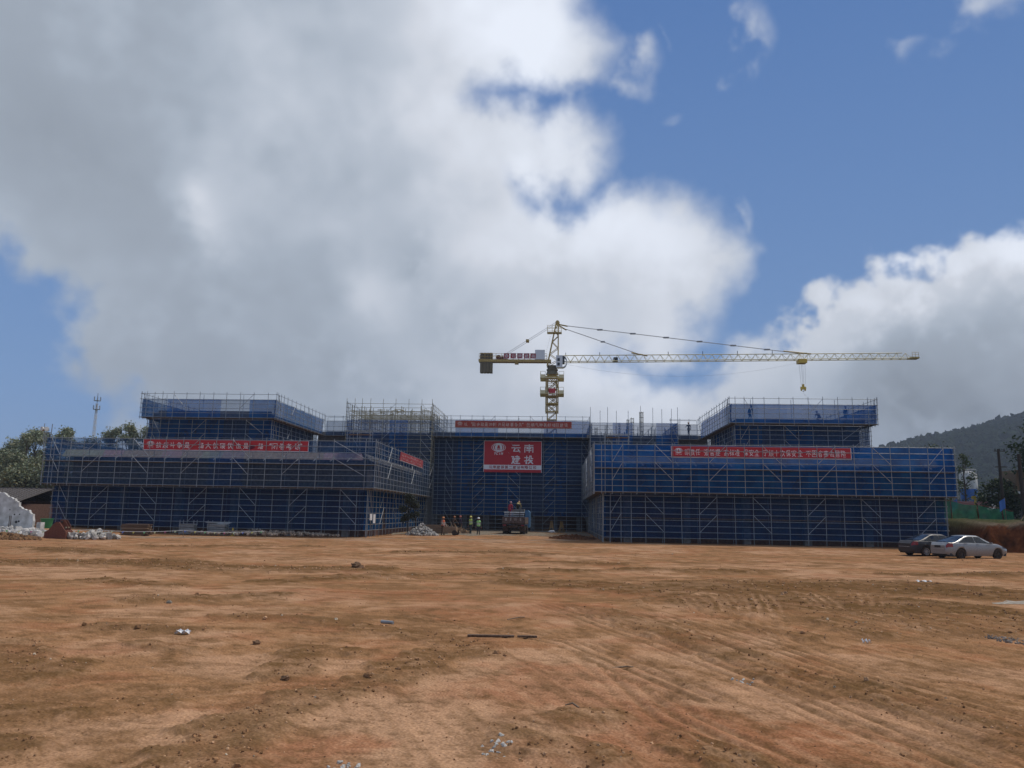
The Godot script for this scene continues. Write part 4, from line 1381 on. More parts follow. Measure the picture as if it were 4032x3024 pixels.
	# jib
	for n in 10:
		st = st_new()
		var x0 := 1.6 + n * 5.6
		var x1 := x0 + 5.6
		var lo := func(x: float) -> float: return 27.15 + 0.9 * (x - 1.6) / 56.0
		var taper := func(x: float) -> float: return 1.12 - 0.2 * (x - 1.6) / 56.0
		for s: int in [-1, 1]:
			st_tube(st, Vector3(x0, lo.call(x0), s * 0.6), Vector3(x1, lo.call(x1), s * 0.6), 0.075)
		var end := x1 if n < 9 else x1 - 1.2
		st_tube(st, Vector3(x0, lo.call(x0) + taper.call(x0), 0), Vector3(end, lo.call(x1) + taper.call(x1), 0), 0.075)
		for k in 4:
			var a := x0 + k * 1.4
			var m := a + 0.7
			var b := a + 1.4
			for s: int in [-1, 1]:
				st_tube(st, Vector3(a, lo.call(a), s * 0.6), Vector3(m, lo.call(m) + taper.call(m), 0), 0.035)
				st_tube(st, Vector3(m, lo.call(m) + taper.call(m), 0), Vector3(b, lo.call(b), s * 0.6), 0.035)
			st_tube(st, Vector3(a, lo.call(a), -0.6), Vector3(a, lo.call(a), 0.6), 0.03)
		st_put(st, c, "jib_section", M.crane_pale)
		if n < 7:
			bar(c, "rope_guide", Vector3(x0 + 0.6, 28.3, 0), Vector3(x0 + 0.6, 28.75 + n * 0.09, 0), 0.05, M.dark)
	st = st_new()
	st_box(st, Transform3D(Basis(), Vector3(58.1, 28.12, 0)), Vector3(1.4, 0.25, 1.3))
	railing(st, Vector3(57.7, 28.2, 0.6), Vector3(58.7, 28.2, 0.6), 0.8, 2)
	st_put(st, c, "jib_tip", M.crane_yellow)
	block(c, "jib_winch", Vector3(10.4, 27.6, 0), Vector3(0.7, 0.7, 0.8), M.dark)
	# counter jib
	st = st_new()
	for s: int in [-1, 1]:
		st_box(st, Transform3D(Basis(), Vector3(-6.2, 27.25, s * 0.6)), Vector3(12.0, 0.42, 0.16))
		railing(st, Vector3(-12.1, 27.4, s * 0.75), Vector3(-0.9, 27.4, s * 0.75), 1.0, 12)
	st_box(st, Transform3D(Basis(), Vector3(-6.2, 27.38, 0)), Vector3(12.0, 0.05, 1.3))
	st_box(st, Transform3D(Basis(), Vector3(-5.9, 26.9, 0)), Vector3(0.6, 0.25, 1.0))
	st_put(st, c, "counter_jib", M.crane_yellow)
	for k in 4:
		block(c, "counterweight", Vector3(-11.7 + k * 0.52, 26.9, 0), Vector3(0.46, 3.3, 1.2), M.counterweight)
	block(c, "power_box", Vector3(-2.05, 28.25, 0.2), Vector3(1.6, 1.6, 1.2), M.crane_white)
	st = st_new()
	st_tube(st, Vector3(-8.9, 27.8, -0.5), Vector3(-8.9, 27.8, 0.5), 0.42, 0.42, 12)
	st_box(st, Transform3D(Basis(), Vector3(-8.0, 27.7, 0)), Vector3(0.9, 0.6, 0.9))
	st_put(st, c, "hoist_winch", M.rust)
	var words := ["", "云", "南", "建", "投"]
	for k in 5:
		var im := Image.create(96, 96, false, Image.FORMAT_RGB8)
		im.fill(lin(0.34, 0.03, 0.04))
		for r: Rect2i in [Rect2i(0, 0, 96, 6), Rect2i(0, 90, 96, 6), Rect2i(0, 0, 6, 96), Rect2i(90, 0, 6, 96)]:
			im.fill_rect(r, lin(0.6, 0.58, 0.58))
		if k == 0:
			draw_emblem(im, 48, 48, 32, 30, lin(0.62, 0.6, 0.6), lin(0.34, 0.03, 0.04))
		else:
			draw_glyph(im, words[k], 48, 48, 62, 62, lin(0.62, 0.6, 0.6))
		var m := StandardMaterial3D.new()
		m.albedo_texture = ImageTexture.create_from_image(im)
		st = st_new()
		var q := [Vector3(-0.47, -0.47, 0), Vector3(-0.47, 0.47, 0), Vector3(0.47, 0.47, 0), Vector3(0.47, -0.47, 0)]
		st.set_smooth_group(-1)
		for t: int in [0, 1, 2, 0, 2, 3]:
			st.set_uv(Vector2(q[t].x / 0.94 + 0.5, 0.5 - q[t].y / 0.94))
			st.add_vertex(q[t])
		var o := st_put(st, c, "sign_plate", m)
		o.position = Vector3(-7.55 + k * 1.1, 28.0, 0.82)
	# pendants and ropes
	for s: float in [-0.15, 0.15]:
		bar(c, "tie_rod", Vector3(2.4, 33.3, s), Vector3(40.4, 28.8, s), 0.03, M.cable)
		bar(c, "tie_rod", Vector3(2.2, 32.75, s), Vector3(14.4, 28.5, s), 0.03, M.cable)
		bar(c, "tie_rod", Vector3(0.6, 33.8, s * 4.0), Vector3(-8.9, 27.6, s * 4.0), 0.03, M.cable)
	for k in 6:
		block(c, "tie_joint", Vector3(2.4, 33.3, 0).lerp(Vector3(40.4, 28.8, 0), (k + 1) / 7.0), Vector3(0.9, 0.2, 0.36), M.cable)
	block(c, "tie_joint", Vector3(2.2, 32.75, 0).lerp(Vector3(14.4, 28.5, 0), 0.5), Vector3(0.7, 0.2, 0.36), M.cable)
	block(c, "tie_joint", Vector3(0.6, 33.8, 0).lerp(Vector3(-8.9, 27.6, 0), 0.5), Vector3(0.5, 0.3, 1.4), M.crane_yellow)
	st = st_new()
	st_tube(st, Vector3(13.0, 28.8, 0), Vector3(15.6, 28.3, 0), 0.12)
	st_tube(st, Vector3(37.6, 29.2, 0), Vector3(42.0, 28.75, 0), 0.12)
	st_put(st, c, "tie_lug", M.crane_yellow)
	var trolley := block(c, "trolley", Vector3(40.45, 27.45, 0), Vector3.ONE, M.yellow_paint)
	trolley.mesh = box_of(Vector3(1.3, 0.6, 1.5))
	st = st_new()
	railing(st, Vector3(-0.65, 0.3, 0.9), Vector3(0.65, 0.3, 0.9), 1.0, 2)
	st_put(st, trolley, "rail", M.crane_pale)
	for k in 4:
		bar(c, "hoist_rope", Vector3(40.0 + 0.3 * k, 27.2, 0.2 * (k % 2)), Vector3(40.2 + 0.2 * k, 23.7, 0.2 * (k % 2)), 0.018, M.cable)
	var hook := block(c, "hook_block", Vector3(40.5, 23.1, 0), Vector3.ONE * 0.8, M.yellow_paint)
	hook.mesh = box_of(Vector3(1.05, 0.55, 0.4))
	st = st_new()
	st_box(st, Transform3D(Basis(), Vector3(0, 0.5, 0)), Vector3(0.4, 0.6, 0.35))
	for s: int in [-1, 1]:
		st_box(st, Transform3D(Basis(), Vector3(s * 0.38, -0.4, 0)), Vector3(0.22, 0.3, 0.3))
	st_put(st, hook, "sheave_housing", M.yellow_paint)
	st = st_new()
	for k in 8:
		var a := lerpf(PI * 0.5, -PI, k / 8.0)
		var b := lerpf(PI * 0.5, -PI, (k + 1) / 8.0)
		st_tube(st, Vector3(cos(a) * 0.14, -0.55 + sin(a) * 0.14, 0), Vector3(cos(b) * 0.14, -0.55 + sin(b) * 0.14, 0), 0.05)
	st_put(st, hook, "hook", M.dark)
	bar(c, "load_sling", Vector3(40.5, 22.4, 0), Vector3(40.85, 17.0, 6.0), 0.015, M.cable)
	st = st_new()
	for k in 24:
		var p := func(t: float) -> Vector3: return Vector3(lerpf(2.0, 39.8, t), lerpf(26.8, 27.2, t) - 2.4 * 4.0 * t * (1.0 - t) * 0.9, 0.4)
		st_tube(st, p.call(k / 24.0), p.call((k + 1) / 24.0), 0.011, -1.0, 4)
	st_put(st, c, "slack_rope", M.cable)


func box_of(size: Vector3) -> BoxMesh:
	var b := BoxMesh.new()
	b.size = size
	return b


# ------------------------------------------------------------------ trees
func leaf_material(key: String, bend: float) -> StandardMaterial3D:
	var m := mat(key, 1, 1, 1, 0.8)
	m.vertex_color_use_as_albedo = true
	m.cull_mode = BaseMaterial3D.CULL_DISABLED
	m.backlight_enabled = true
	m.backlight = Color(bend, bend, bend * 0.7)
	return m


func tree(called: String, label: String, category: String, at: Vector3, height: float, radius: float, low: float, leaf: float, count: int, col: Color, group := "", lean := 0.0) -> Node3D:
	var t := thing(called, label, category, at, 0, group)
	var st := st_new()
	var top := Vector3(lean, height * 0.86, rng.randf_range(-0.2, 0.2))
	var tr := maxf(0.05, height * 0.018)
	var mid := top * 0.5 + Vector3(rng.randf_range(-0.03, 0.03) * height, 0, 0)
	st_tube(st, Vector3(0, -0.3, 0), mid, tr, tr * 0.7, 7)
	st_tube(st, mid, top, tr * 0.7, tr * 0.2, 7)
	var clumps := []
	var n := 9 + int(radius * 2.0)
	for k in n:
		var f := low + (1.0 - low) * (k + rng.randf()) / n
		var a := rng.randf() * TAU + k * 2.4
		var spread := radius * sin(PI * clampf(0.15 + 0.8 * (f - low) / (1.0 - low), 0.0, 1.0)) * rng.randf_range(0.45, 1.0)
		var root := Vector3(0, 0, 0).lerp(mid, clampf(f * 2.0, 0.0, 1.0)) if f < 0.5 else mid.lerp(top, (f - 0.5) * 2.0)
		root *= 0.92
		var end := Vector3(top.x * f + cos(a) * spread, height * f, sin(a) * spread)
		st_tube(st, root, end, tr * 0.35, tr * 0.1, 5)
		clumps.append([end, radius * rng.randf_range(0.28, 0.5)])
	clumps.append([Vector3(top.x, height * 0.95, 0), radius * 0.3])
	st_put(st, t, "trunk", M.trunk)
	var leaves := st_new()
	leaves.set_smooth_group(-1)
	for k in count:
		var c: Array = clumps[rng.randi() % clumps.size()]
		var d := Vector3(rng.randfn(), rng.randfn() * 0.75, rng.randfn()) * 0.5
		var p: Vector3 = c[0] + d * c[1]
		var b := Basis.from_euler(Vector3(rng.randf() * TAU, rng.randf() * TAU, rng.randf() * TAU))
		var s := leaf * rng.randf_range(0.6, 1.3)
		var g := rng.randf_range(0.75, 1.2)
		leaves.set_color(Color(col.r * g * rng.randf_range(0.9, 1.15), col.g * g, col.b * g))
		var x := b.x * s
		var y := b.y * s * 0.55
		for v: Vector3 in [p - x, p + y, p + x, p - x, p + x, p - y]:
			leaves.add_vertex(v)
	st_put(leaves, t, "crown", M.leaf)
	return t


func build_trees() -> void:
	leaf_material("leaf", 0.5)
	var pale := Color(0.27, 0.295, 0.19)
	var dull := Color(0.175, 0.195, 0.115)
	var g := "trees behind the demolished house"
	for p: Array in [[-97.0, -127, 12.0, 3.8, 0], [-92.5, -129, 12.6, 3.4, 0], [-88.2, -128, 14.9, 3.0, 0], [-84.6, -131, 15.2, 3.0, 0], [-101, -121, 10.5, 4.5, 1], [-80.5, -132, 13.0, 3.2, 1]]:
		tree("gum_tree", "pale grey-green gum tree behind the demolished house", "tree", Vector3(p[0], 0, p[1]), p[2], p[3], 0.25, 0.20, 10500, pale if p[4] == 0 else dull, g)
	for p: Array in [[-77.0, -132, 15.6, 2.4], [-74.6, -133, 16.6, 2.2], [-71.6, -134, 16.0, 2.5], [-68.6, -135, 15.7, 2.3], [-65.6, -135, 15.2, 2.4]]:
		tree("gum_tree", "grey-green gum tree showing over the dusty wing's netting", "tree", Vector3(p[0], 0, p[1]), p[2], p[3], 0.4, 0.19, 6500, pale, "trees showing over the dusty wing")
	tree("gum_tree", "lone small tree crown beside the loudspeaker pole", "tree", Vector3(-82.6, 0, -118), 13.4, 1.7, 0.45, 0.18, 4500, pale)
	for p: Array in [[-88, -112, 9.0, 4.2], [-79, -108, 9.2, 4.2], [-95, -105, 8.0, 4.0], [-84, -101, 7.6, 3.8], [-74, -104, 8.4, 3.6], [-69, -98, 7.0, 3.2]]:
		tree("broadleaf_tree", "dull green broadleaf tree standing behind the tiled house", "tree", Vector3(p[0], 0, p[1]), p[2], p[3], 0.05, 0.20, 10000, dull, "broadleaf trees behind the tiled house")
	for p: Array in [[-61, -93, 7.4, 3.0], [-56.5, -92, 7.0, 2.8], [-64, -90, 5.8, 2.8]]:
		tree("broadleaf_tree", "low broadleaf tree between the tiled house and the wing", "tree", Vector3(p[0], 0, p[1]), p[2], p[3], 0.05, 0.2, 7500, dull, "low trees beside the wing")
	tree("young_tree", "young dark-leaved tree by the court side of the dusty wing", "tree", Vector3(-14.55, 0.02, -77.0), 3.75, 1.15, 0.36, 0.09, 3800, Color(0.036, 0.042, 0.020))
	# east side, on the bank
	tree("round_bush", "broad dark bush in front of the utility pole", "bush", Vector3(42.3, 2.2, -79), 3.9, 2.0, 0.1, 0.16, 3000, Color(0.035, 0.055, 0.020))
	tree("thin_tree", "thin-leaved tree standing before the silo", "tree", Vector3(45.6, 2.3, -92), 7.6, 1.6, 0.12, 0.14, 850, Color(0.06, 0.085, 0.030))
	tree("thin_tree", "sparse tree with brighter top leaves next to the blue wing", "tree", Vector3(44.2, 2.3, -95), 8.4, 2.3, 0.25, 0.16, 1500, Color(0.055, 0.080, 0.022))
	tree("broadleaf_tree", "tall dark tree above the corrugated shed", "tree", Vector3(45.4, 2.3, -76), 9.6, 2.6, 0.45, 0.17, 3800, Color(0.025, 0.048, 0.016))
	tree("round_bush", "low bush at the foot of the silo", "bush", Vector3(49.5, 2.4, -96), 2.6, 2.2, 0.05, 0.16, 1500, Color(0.05, 0.07, 0.03))
	tree("round_bush", "small shrub beside the parked white vehicle", "bush", Vector3(46.0, 2.4, -84), 3.0, 1.7, 0.05, 0.16, 1500, Color(0.035, 0.055, 0.022))
	for p: Array in [[38.2, -64.6, 0.7], [39.4, -65.2, 0.6], [37.0, -65.0, 0.5]]:
		tree("weed_clump", "green weeds growing along the top of the cut bank", "weeds", Vector3(p[0], 2.1, p[1]), p[2], 0.7, 0.05, 0.07, 350, Color(0.06, 0.085, 0.03), "weeds on the bank")


# ------------------------------------------------------------------ houses, fence, poles
func prism(st: SurfaceTool, outline: Array, depth: float) -> void:   # outline in x and y, clockwise; front at z = 0
	var p := PackedVector2Array(outline)
	var tri := Geometry2D.triangulate_polygon(p)
	for i in range(0, tri.size(), 3):
		st.set_smooth_group(-1)
		for k: int in [0, 2, 1] if not Geometry2D.is_polygon_clockwise(p) else [0, 1, 2]:
			st.add_vertex(Vector3(p[tri[i + k]].x, p[tri[i + k]].y, 0))
		for k: int in [0, 1, 2] if not Geometry2D.is_polygon_clockwise(p) else [0, 2, 1]:
			st.add_vertex(Vector3(p[tri[i + k]].x, p[tri[i + k]].y, -depth))
	for i in p.size():
		var a := p[i]
		var b := p[(i + 1) % p.size()]
		st_quad(st, Vector3(a.x, a.y, 0), Vector3(a.x, a.y, -depth), Vector3(b.x, b.y, -depth), Vector3(b.x, b.y, 0))


func build_surroundings() -> void:
	# tiled house
	var h := thing("tiled_house", "low house with a grey tiled roof beyond the broken white wall", "house", Vector3(-55.5, 0.3, -75.0))
	for k in 15:
		for s: int in [-1, 1]:
			var t0 := k / 15.0
			var t1 := (k + 1.25) / 15.0
			var st := st_new()
			var z0 := s * 5.4 * t0
			var z1 := s * 5.4 * t1
			var ya := 3.55 - 1.42 * t0 + 0.02
			var yb := 3.55 - 1.42 * t1 + 0.05
			var slope := Vector3(0, yb - ya, z1 - z0).normalized()
			for i in 26:
				var x0 := -6.5 + i * 0.49
				for e in 2:
					var xa := x0 + e * 0.245
					var lift := 0.035 if e == 0 else 0.0
					st_box(st, Transform3D(Basis(Vector3.RIGHT, slope.cross(Vector3.RIGHT), slope), Vector3(xa + 0.12, (ya + yb) * 0.5 + lift, (z0 + z1) * 0.5)), Vector3(0.25, 0.035, 0.48))
			st_put(st, h, "tile_course", M.roof_tile)
	slab(h, "wall", -6.0, 1.2, 0, 2.1, 4.6, 4.4, M.plaster)
	slab(h, "wall", 5.0, 5.8, 0, 2.0, 4.6, 4.4, M.plaster)
	slab(h, "wall", -6.0, 5.8, 0, 2.3, -4.4, -4.6, M.brick_wall)
	slab(h, "wall", -6.0, -5.8, 0, 2.3, -4.4, 4.4, M.brick_wall)
	slab(h, "gable_wall", 5.6, 5.8, 0, 2.1, -4.4, 4.4, M.brick_wall)
	slab(h, "ridge", -6.5, 6.3, 3.55, 3.68, -0.15, 0.15, M.roof_tile)
	slab(h, "lintel", 1.2, 5.0, 1.85, 2.05, 4.6, 4.4, M.timber)
	# broken white wall
	var w := thing("broken_wall", "broken white plastered wall with a ragged top, among rubble", "wall", Vector3(-40.0, 0.0, -58.0))
	var st := st_new()
	var ragged := [Vector2(-9, 0), Vector2(-9, 3.6)]
	var run := pairs([-9.0, 3.6, -4.0, 3.45, -2.6, 3.3, -1.95, 3.12, -1.6, 2.9, -1.05, 2.68, -0.72, 2.42, -0.62, 2.08, -0.2, 2.0, 0.1, 1.86, 0.32, 1.62, 0.5, 1.5, 0.56, 0.9])
	for k in run.size() - 1:
		for t in 4:
			var q := run[k].lerp(run[k + 1], (t + 1) / 4.0)
			ragged.append(q + Vector2(rng.randf_range(-0.03, 0.03), rng.randf_range(-0.07, 0.07)))
	ragged.append(Vector2(0.5, 0))
	prism(st, ragged, 0.25)
	st_put(st, w, "wall_face", M.plaster)
	for p: Array in [[-1.3, 0.95, 0.05, 1.0], [-1.18, 1.05, 0.05, 0.8]]:
		block(w, "door_scar", Vector3(p[0], p[1], 0.0), Vector3(p[2], p[3], 0.03), M.timber)
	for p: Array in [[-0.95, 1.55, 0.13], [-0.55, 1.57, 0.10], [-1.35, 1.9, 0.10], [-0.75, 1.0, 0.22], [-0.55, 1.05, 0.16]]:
		bar(w, "hole_shade", Vector3(p[0], p[1], -0.05), Vector3(p[0], p[1], 0.012), p[2] * 0.5, M.dark)  # near-black discs paint the shade of holes on the solid wall
	block(w, "stub_wall", Vector3(0.85, 0.5, -0.5), Vector3(0.3, 1.0, 0.5), M.plaster)
	var tank := thing("green_bin", "green plastic bin beside the broken white wall", "bin", Vector3(-41.2, 0.45, -62.3))
	st = st_new()
	st_tube(st, Vector3(0, 0, 0), Vector3(0, 0.72, 0), 0.36, 0.46, 12)
	st_tube(st, Vector3(0, 0.72, 0), Vector3(0, 0.78, 0), 0.5, 0.5, 12)
	mat("bin_green", 0.03, 0.2, 0.07, 0.5)
	st_put(st, tank, "tub", M.bin_green)
	# radio mast far off
	var r := thing("radio_mast", "tall thin lattice radio mast rising behind the trees", "mast", Vector3(-116.0, 0, -190.0))
	st = st_new()
	for k in 20:
		var y0 := k * 1.4
		var w0 := 0.46 - k * 0.015
		var y1 := y0 + 1.4
		var w1 := 0.46 - (k + 1) * 0.015
		for sx: int in [-1, 1]:
			for sz: int in [-1, 1]:
				st_tube(st, Vector3(sx * w0, y0, sz * w0), Vector3(sx * w1, y1, sz * w1), 0.055, -1.0, 5)
			st_tube(st, Vector3(-w0, y0, sx * w0), Vector3(w1, y1, sx * w1), 0.03, -1.0, 4)
			st_tube(st, Vector3(w0, y0, sx * w0), Vector3(-w1, y1, sx * w1), 0.03, -1.0, 4)
			st_tube(st, Vector3(sx * w0, y0, -w0), Vector3(sx * w1, y1, w1), 0.03, -1.0, 4)
	st_put(st, r, "lattice", M.white_paint)
	for y: float in [26.4, 28.6]:
		st = st_new()
		st_tube(st, Vector3(0, y, 0), Vector3(0, y + 0.1, 0), 0.75, 0.75, 10)
		for k in 6:
			var a := TAU * k / 6.0
			st_box(st, Transform3D(Basis(Vector3.UP, -a), Vector3(cos(a) * 0.8, y + 0.5, sin(a) * 0.8)), Vector3(0.14, 1.0, 0.2))
		st_put(st, r, "antenna_ring", M.steel_bright)
	bar(r, "lightning_rod", Vector3(0, 28, 0), Vector3(0, 30.6, 0), 0.07, M.steel)
	# loudspeakers and goal-shaped bracket on the corner of the dusty wing
	var l := thing("loudspeaker_pole", "loudspeaker cluster on a bare pole at the corner of the dusty wing", "loudspeaker", Vector3(-46.0, 8.2, -67.9))
	bar(l, "pole", Vector3(0, -1.0, 0), Vector3(-0.12, 1.35, 0), 0.035, M.steel)
	for k in 4:
		var a := TAU * k / 4.0 + 0.5
		st = st_new()
		st_tube(st, Vector3(-0.06, 0.85, 0), Vector3(-0.06 + cos(a) * 0.28, 0.85, sin(a) * 0.28), 0.06, 0.2, 10)
		st_put(st, l, "horn", M.plaster)
	bar(l, "second_pole", Vector3(0.55, -0.2, 0), Vector3(0.62, 1.3, 0), 0.035, M.steel)
	bar(l, "crossbar", Vector3(-0.02, 0.55, 0), Vector3(0.6, 0.55, 0), 0.03, M.steel)
	st = st_new()
	for k in 8:
		var a := PI * k / 8.0
		var b := PI * (k + 1) / 8.0
		st_tube(st, Vector3(0.3 + cos(a) * 0.16, 0.3 + sin(a) * 0.2, 0), Vector3(0.3 + cos(b) * 0.16, 0.3 + sin(b) * 0.2, 0), 0.03)
	for s: int in [-1, 1]:
		st_tube(st, Vector3(0.3 + s * 0.16, 0.3, 0), Vector3(0.3 + s * 0.16, -0.1, 0), 0.03)
	st_put(st, l, "hose_loop", M.dark)
	# small far roofs in the trees
	for p: Array in [[-88.0, 7.0, -99.0, 4.6], [-78.0, 4.6, -92.0, 2.2]]:
		var s := thing("far_shed", "small white shed roof showing through the trees behind the tiled house", "shed", Vector3(p[0], 0, p[2]), 0, "sheds in the trees")
		slab(s, "roof", -p[3] * 0.5, p[3] * 0.5, p[1] - 0.25, p[1], -1.5, 1.5, M.plaster)
		slab(s, "wall", -p[3] * 0.45, p[3] * 0.45, 0.0, p[1] - 0.3, -1.3, 1.2, M.brick_wall)
	# silo
	var s := thing("cement_silo", "white and blue cement silo behind the leaves", "silo", Vector3(50.1, 2.2, -100.0))
	mat("silo_blue", 0.03, 0.13, 0.42, 0.5)
	st = st_new()
	st_tube(st, Vector3(0, 1.0, 0), Vector3(0, 4.0, 0), 0.97, 0.97, 18)
	st_put(st, s, "lower_shell", M.silo_blue)
	st = st_new()
	st_tube(st, Vector3(0, 4.0, 0), Vector3(0, 5.8, 0), 0.97, 0.97, 18)
	st_tube(st, Vector3(0, 5.8, 0), Vector3(0, 6.15, 0), 0.97, 0.45, 18)
	st_put(st, s, "upper_shell", M.plaster)
	st = st_new()
	for k in 12:
		var a := TAU * k / 12.0
		var b := TAU * (k + 1) / 12.0
		st_tube(st, Vector3(cos(a) * 0.9, 6.35, sin(a) * 0.9), Vector3(cos(b) * 0.9, 6.35, sin(b) * 0.9), 0.03, -1.0, 4)
		st_tube(st, Vector3(cos(a) * 0.9, 5.85, sin(a) * 0.9), Vector3(cos(a) * 0.9, 6.35, sin(a) * 0.9), 0.03, -1.0, 4)
	st_put(st, s, "top_rail", M.steel)
	for k in 4:
		bar(s, "leg", Vector3(cos(k * PI / 2 + 0.78) * 0.85, -0.4, sin(k * PI / 2 + 0.78) * 0.85), Vector3(cos(k * PI / 2 + 0.78) * 0.85, 1.1, sin(k * PI / 2 + 0.78) * 0.85), 0.08, M.steel)
	# utility poles
	for p: Array in [[40.5, -75.0, 8.9, true], [40.6, -72.0, 8.2, false]]:
		var u := thing("utility_pole", "dark wooden utility pole with two crossarms, above the bush" if p[3] else "plain dark utility pole in front of the corrugated shed", "utility pole", Vector3(p[0], 2.1, p[1]), 0, "utility poles on the bank")
		st = st_new()
		st_tube(st, Vector3(0, -0.5, 0), Vector3(-0.05, p[2] - 2.1, 0), 0.17, 0.11 if p[3] else 0.14, 9)
		st_put(st, u, "pole", M.pole_wood)
		if p[3]:
			for y: float in [6.6, 5.15]:
				block(u, "crossarm", Vector3(0, y, 0.14), Vector3(1.0, 0.08, 0.08), M.pole_wood)
			for k in 3:
				bar(u, "insulator", Vector3(-0.4 + k * 0.4, 6.62, 0.14), Vector3(-0.4 + k * 0.4, 6.82, 0.14), 0.05, M.dark)
	# corrugated shed at the edge
	var c := thing("corrugated_shed", "pale corrugated shed with a dark open ground floor on the bank", "shed", Vector3(45.6, 2.3, -78.0))
	for k in 16:
		block(c, "corrugated_rib", Vector3(-2.0 + k * 0.26, 3.9, 0.02 if k % 2 else -0.03), Vector3(0.255, 1.95, 0.1), M.timber_pale)
	block(c, "sign_board", Vector3(0.1, 2.8, 0.12), Vector3(4.4, 0.24, 0.08), M.white_paint)
	block(c, "upper_box", Vector3(0.2, 3.9, -1.6), Vector3(4.3, 2.0, 3.0), M.timber_pale)
	for k in 3:
		bar(c, "post", Vector3(-1.7 + k * 1.9, -0.4, 0), Vector3(-1.7 + k * 1.9, 2.9, 0), 0.08, M.dark)
	block(c, "back_wall", Vector3(0.2, 1.3, -2.8), Vector3(4.2, 2.8, 0.2), M.concrete_dark)
	# pink wall and yellow post
	mat("pink", 0.42, 0.20, 0.21, 0.9)
	var pk := thing("pink_wall", "low faded pink hoarding behind the green netting", "wall", Vector3(43.0, 2.4, -85.0), 0.03)
	for k in 8:
		block(pk, "panel", Vector3(-2.0 + k * 0.56, 1.45, 0), Vector3(0.545, 0.95, 0.06), M.pink)
	for k in 4:
		bar(pk, "post", Vector3(-2.2 + k * 1.5, -0.4, -0.08), Vector3(-2.2 + k * 1.5, 1.9, -0.08), 0.04, M.rust)
	var yp := thing("yellow_post", "short bright yellow post above the pink wall", "post", Vector3(41.9, 2.3, -82.6))
	block(yp, "shaft", Vector3(0, 1.0, 0), Vector3(0.16, 2.6, 0.16), M.yellow_paint)
	block(yp, "box", Vector3(-0.1, 2.35, 0.0), Vector3(0.34, 0.3, 0.26), M.yellow_paint)
	# green netting fence
	var fence := thing("green_fence", "sagging green netting fence along the top of the bank", "fence", Vector3(37.0, 2.1, -73.5))
	var pts := [[-3.6, 2.1, 0.2], [-1.9, 1.95, 0.3], [0.3, 1.62, 0.35], [2.3, 1.35, 0.3], [3.2, 1.1, 0.25]]
	for k in 4:
		var p: Array = pts[k]
		var q: Array = pts[k + 1]
		var mesh := st_new()
		for i in 8:
			for j in 5:
				var f := func(u: int, v: int) -> Vector3:
					var t := u / 8.0
					var top := lerpf(p[1], q[1], t) - 0.12 * sin(t * PI)
					return Vector3(lerpf(p[0], q[0], t), lerpf(0.0, top, v / 5.0), 0.12 * sin(u * 1.7 + v) * 0.6 + k * 0.2)
				st_quad(mesh, f.call(i, j), f.call(i, j + 1), f.call(i + 1, j + 1), f.call(i + 1, j), 0)
		st_put(mesh, fence, "net_panel", M.net_green)
		bar(fence, "post", Vector3(p[0], -0.3, k * 0.2 - 0.1), Vector3(p[0], p[1] + 0.06, k * 0.2 - 0.1), 0.035, M.rust)
		bar(fence, "rail", Vector3(p[0], p[1], k * 0.2 - 0.08), Vector3(q[0], q[1], k * 0.2 - 0.08), 0.025, M.rust)
	fence = thing("green_fence", "taut green netting panel with a leaning timber prop, by the utility pole", "fence", Vector3(41.6, 2.1, -71.0))
	for k in 3:
		block(fence, "net_panel", Vector3(-0.3 + k * 1.55, 0.75, 0), Vector3(1.54, 1.3, 0.02), M.net_green)
	for k in 4:
		bar(fence, "post", Vector3(-1.07 + k * 1.55, -0.3, -0.06), Vector3(-1.07 + k * 1.55, 1.45, -0.06), 0.035, M.timber)
	bar(fence, "timber_prop", Vector3(-2.5, -0.1, 0.5), Vector3(-1.1, 1.35, 0.0), 0.05, M.timber_pale)
	for p: Array in [[39.0, 2.1, -72.0, "blue flag hanging on a thin stick by the utility pole"], [36.9, 2.1, -76.0, "folded blue flag in front of the silo"]]:
		var fl := thing("blue_flag", p[3], "flag", Vector3(p[0], p[1], p[2]), 0, "blue flags")
		bar(fl, "stick", Vector3(0, -0.2, 0), Vector3(0.05, 2.3, 0), 0.022, M.timber_pale)
		st = st_new()
		for i in 5:
			for j in 4:
				var f := func(u: int, v: int) -> Vector3: return Vector3(0.03 - u * 0.1, 2.25 - v * 0.22 - u * 0.07, 0.05 * sin(u * 1.4 + v * 0.5))
				st_quad(st, f.call(i, j), f.call(i, j + 1), f.call(i + 1, j + 1), f.call(i + 1, j), 0)
		st_put(st, fl, "cloth", M.silo_blue)
	var v := thing("parked_van", "pale van half hidden under the corrugated shed", "van", Vector3(44.6, 2.3, -81.5))
	st = st_new()
	prism(st, [Vector2(-2.0, 0.3), Vector2(-2.0, 1.0), Vector2(-1.6, 1.1), Vector2(-1.1, 1.75), Vector2(1.9, 1.8), Vector2(2.0, 0.3)], 1.6)
	st_put(st, v, "body", M.white_paint)
	block(v, "window", Vector3(0.2, 1.42, 0.01), Vector3(2.4, 0.45, 0.03), M.glass_dark)
	for x: float in [-1.3, 1.3]:
		bar(v, "wheel", Vector3(x, 0.3, -0.1), Vector3(x, 0.3, 0.05), 0.32, M.rubber)


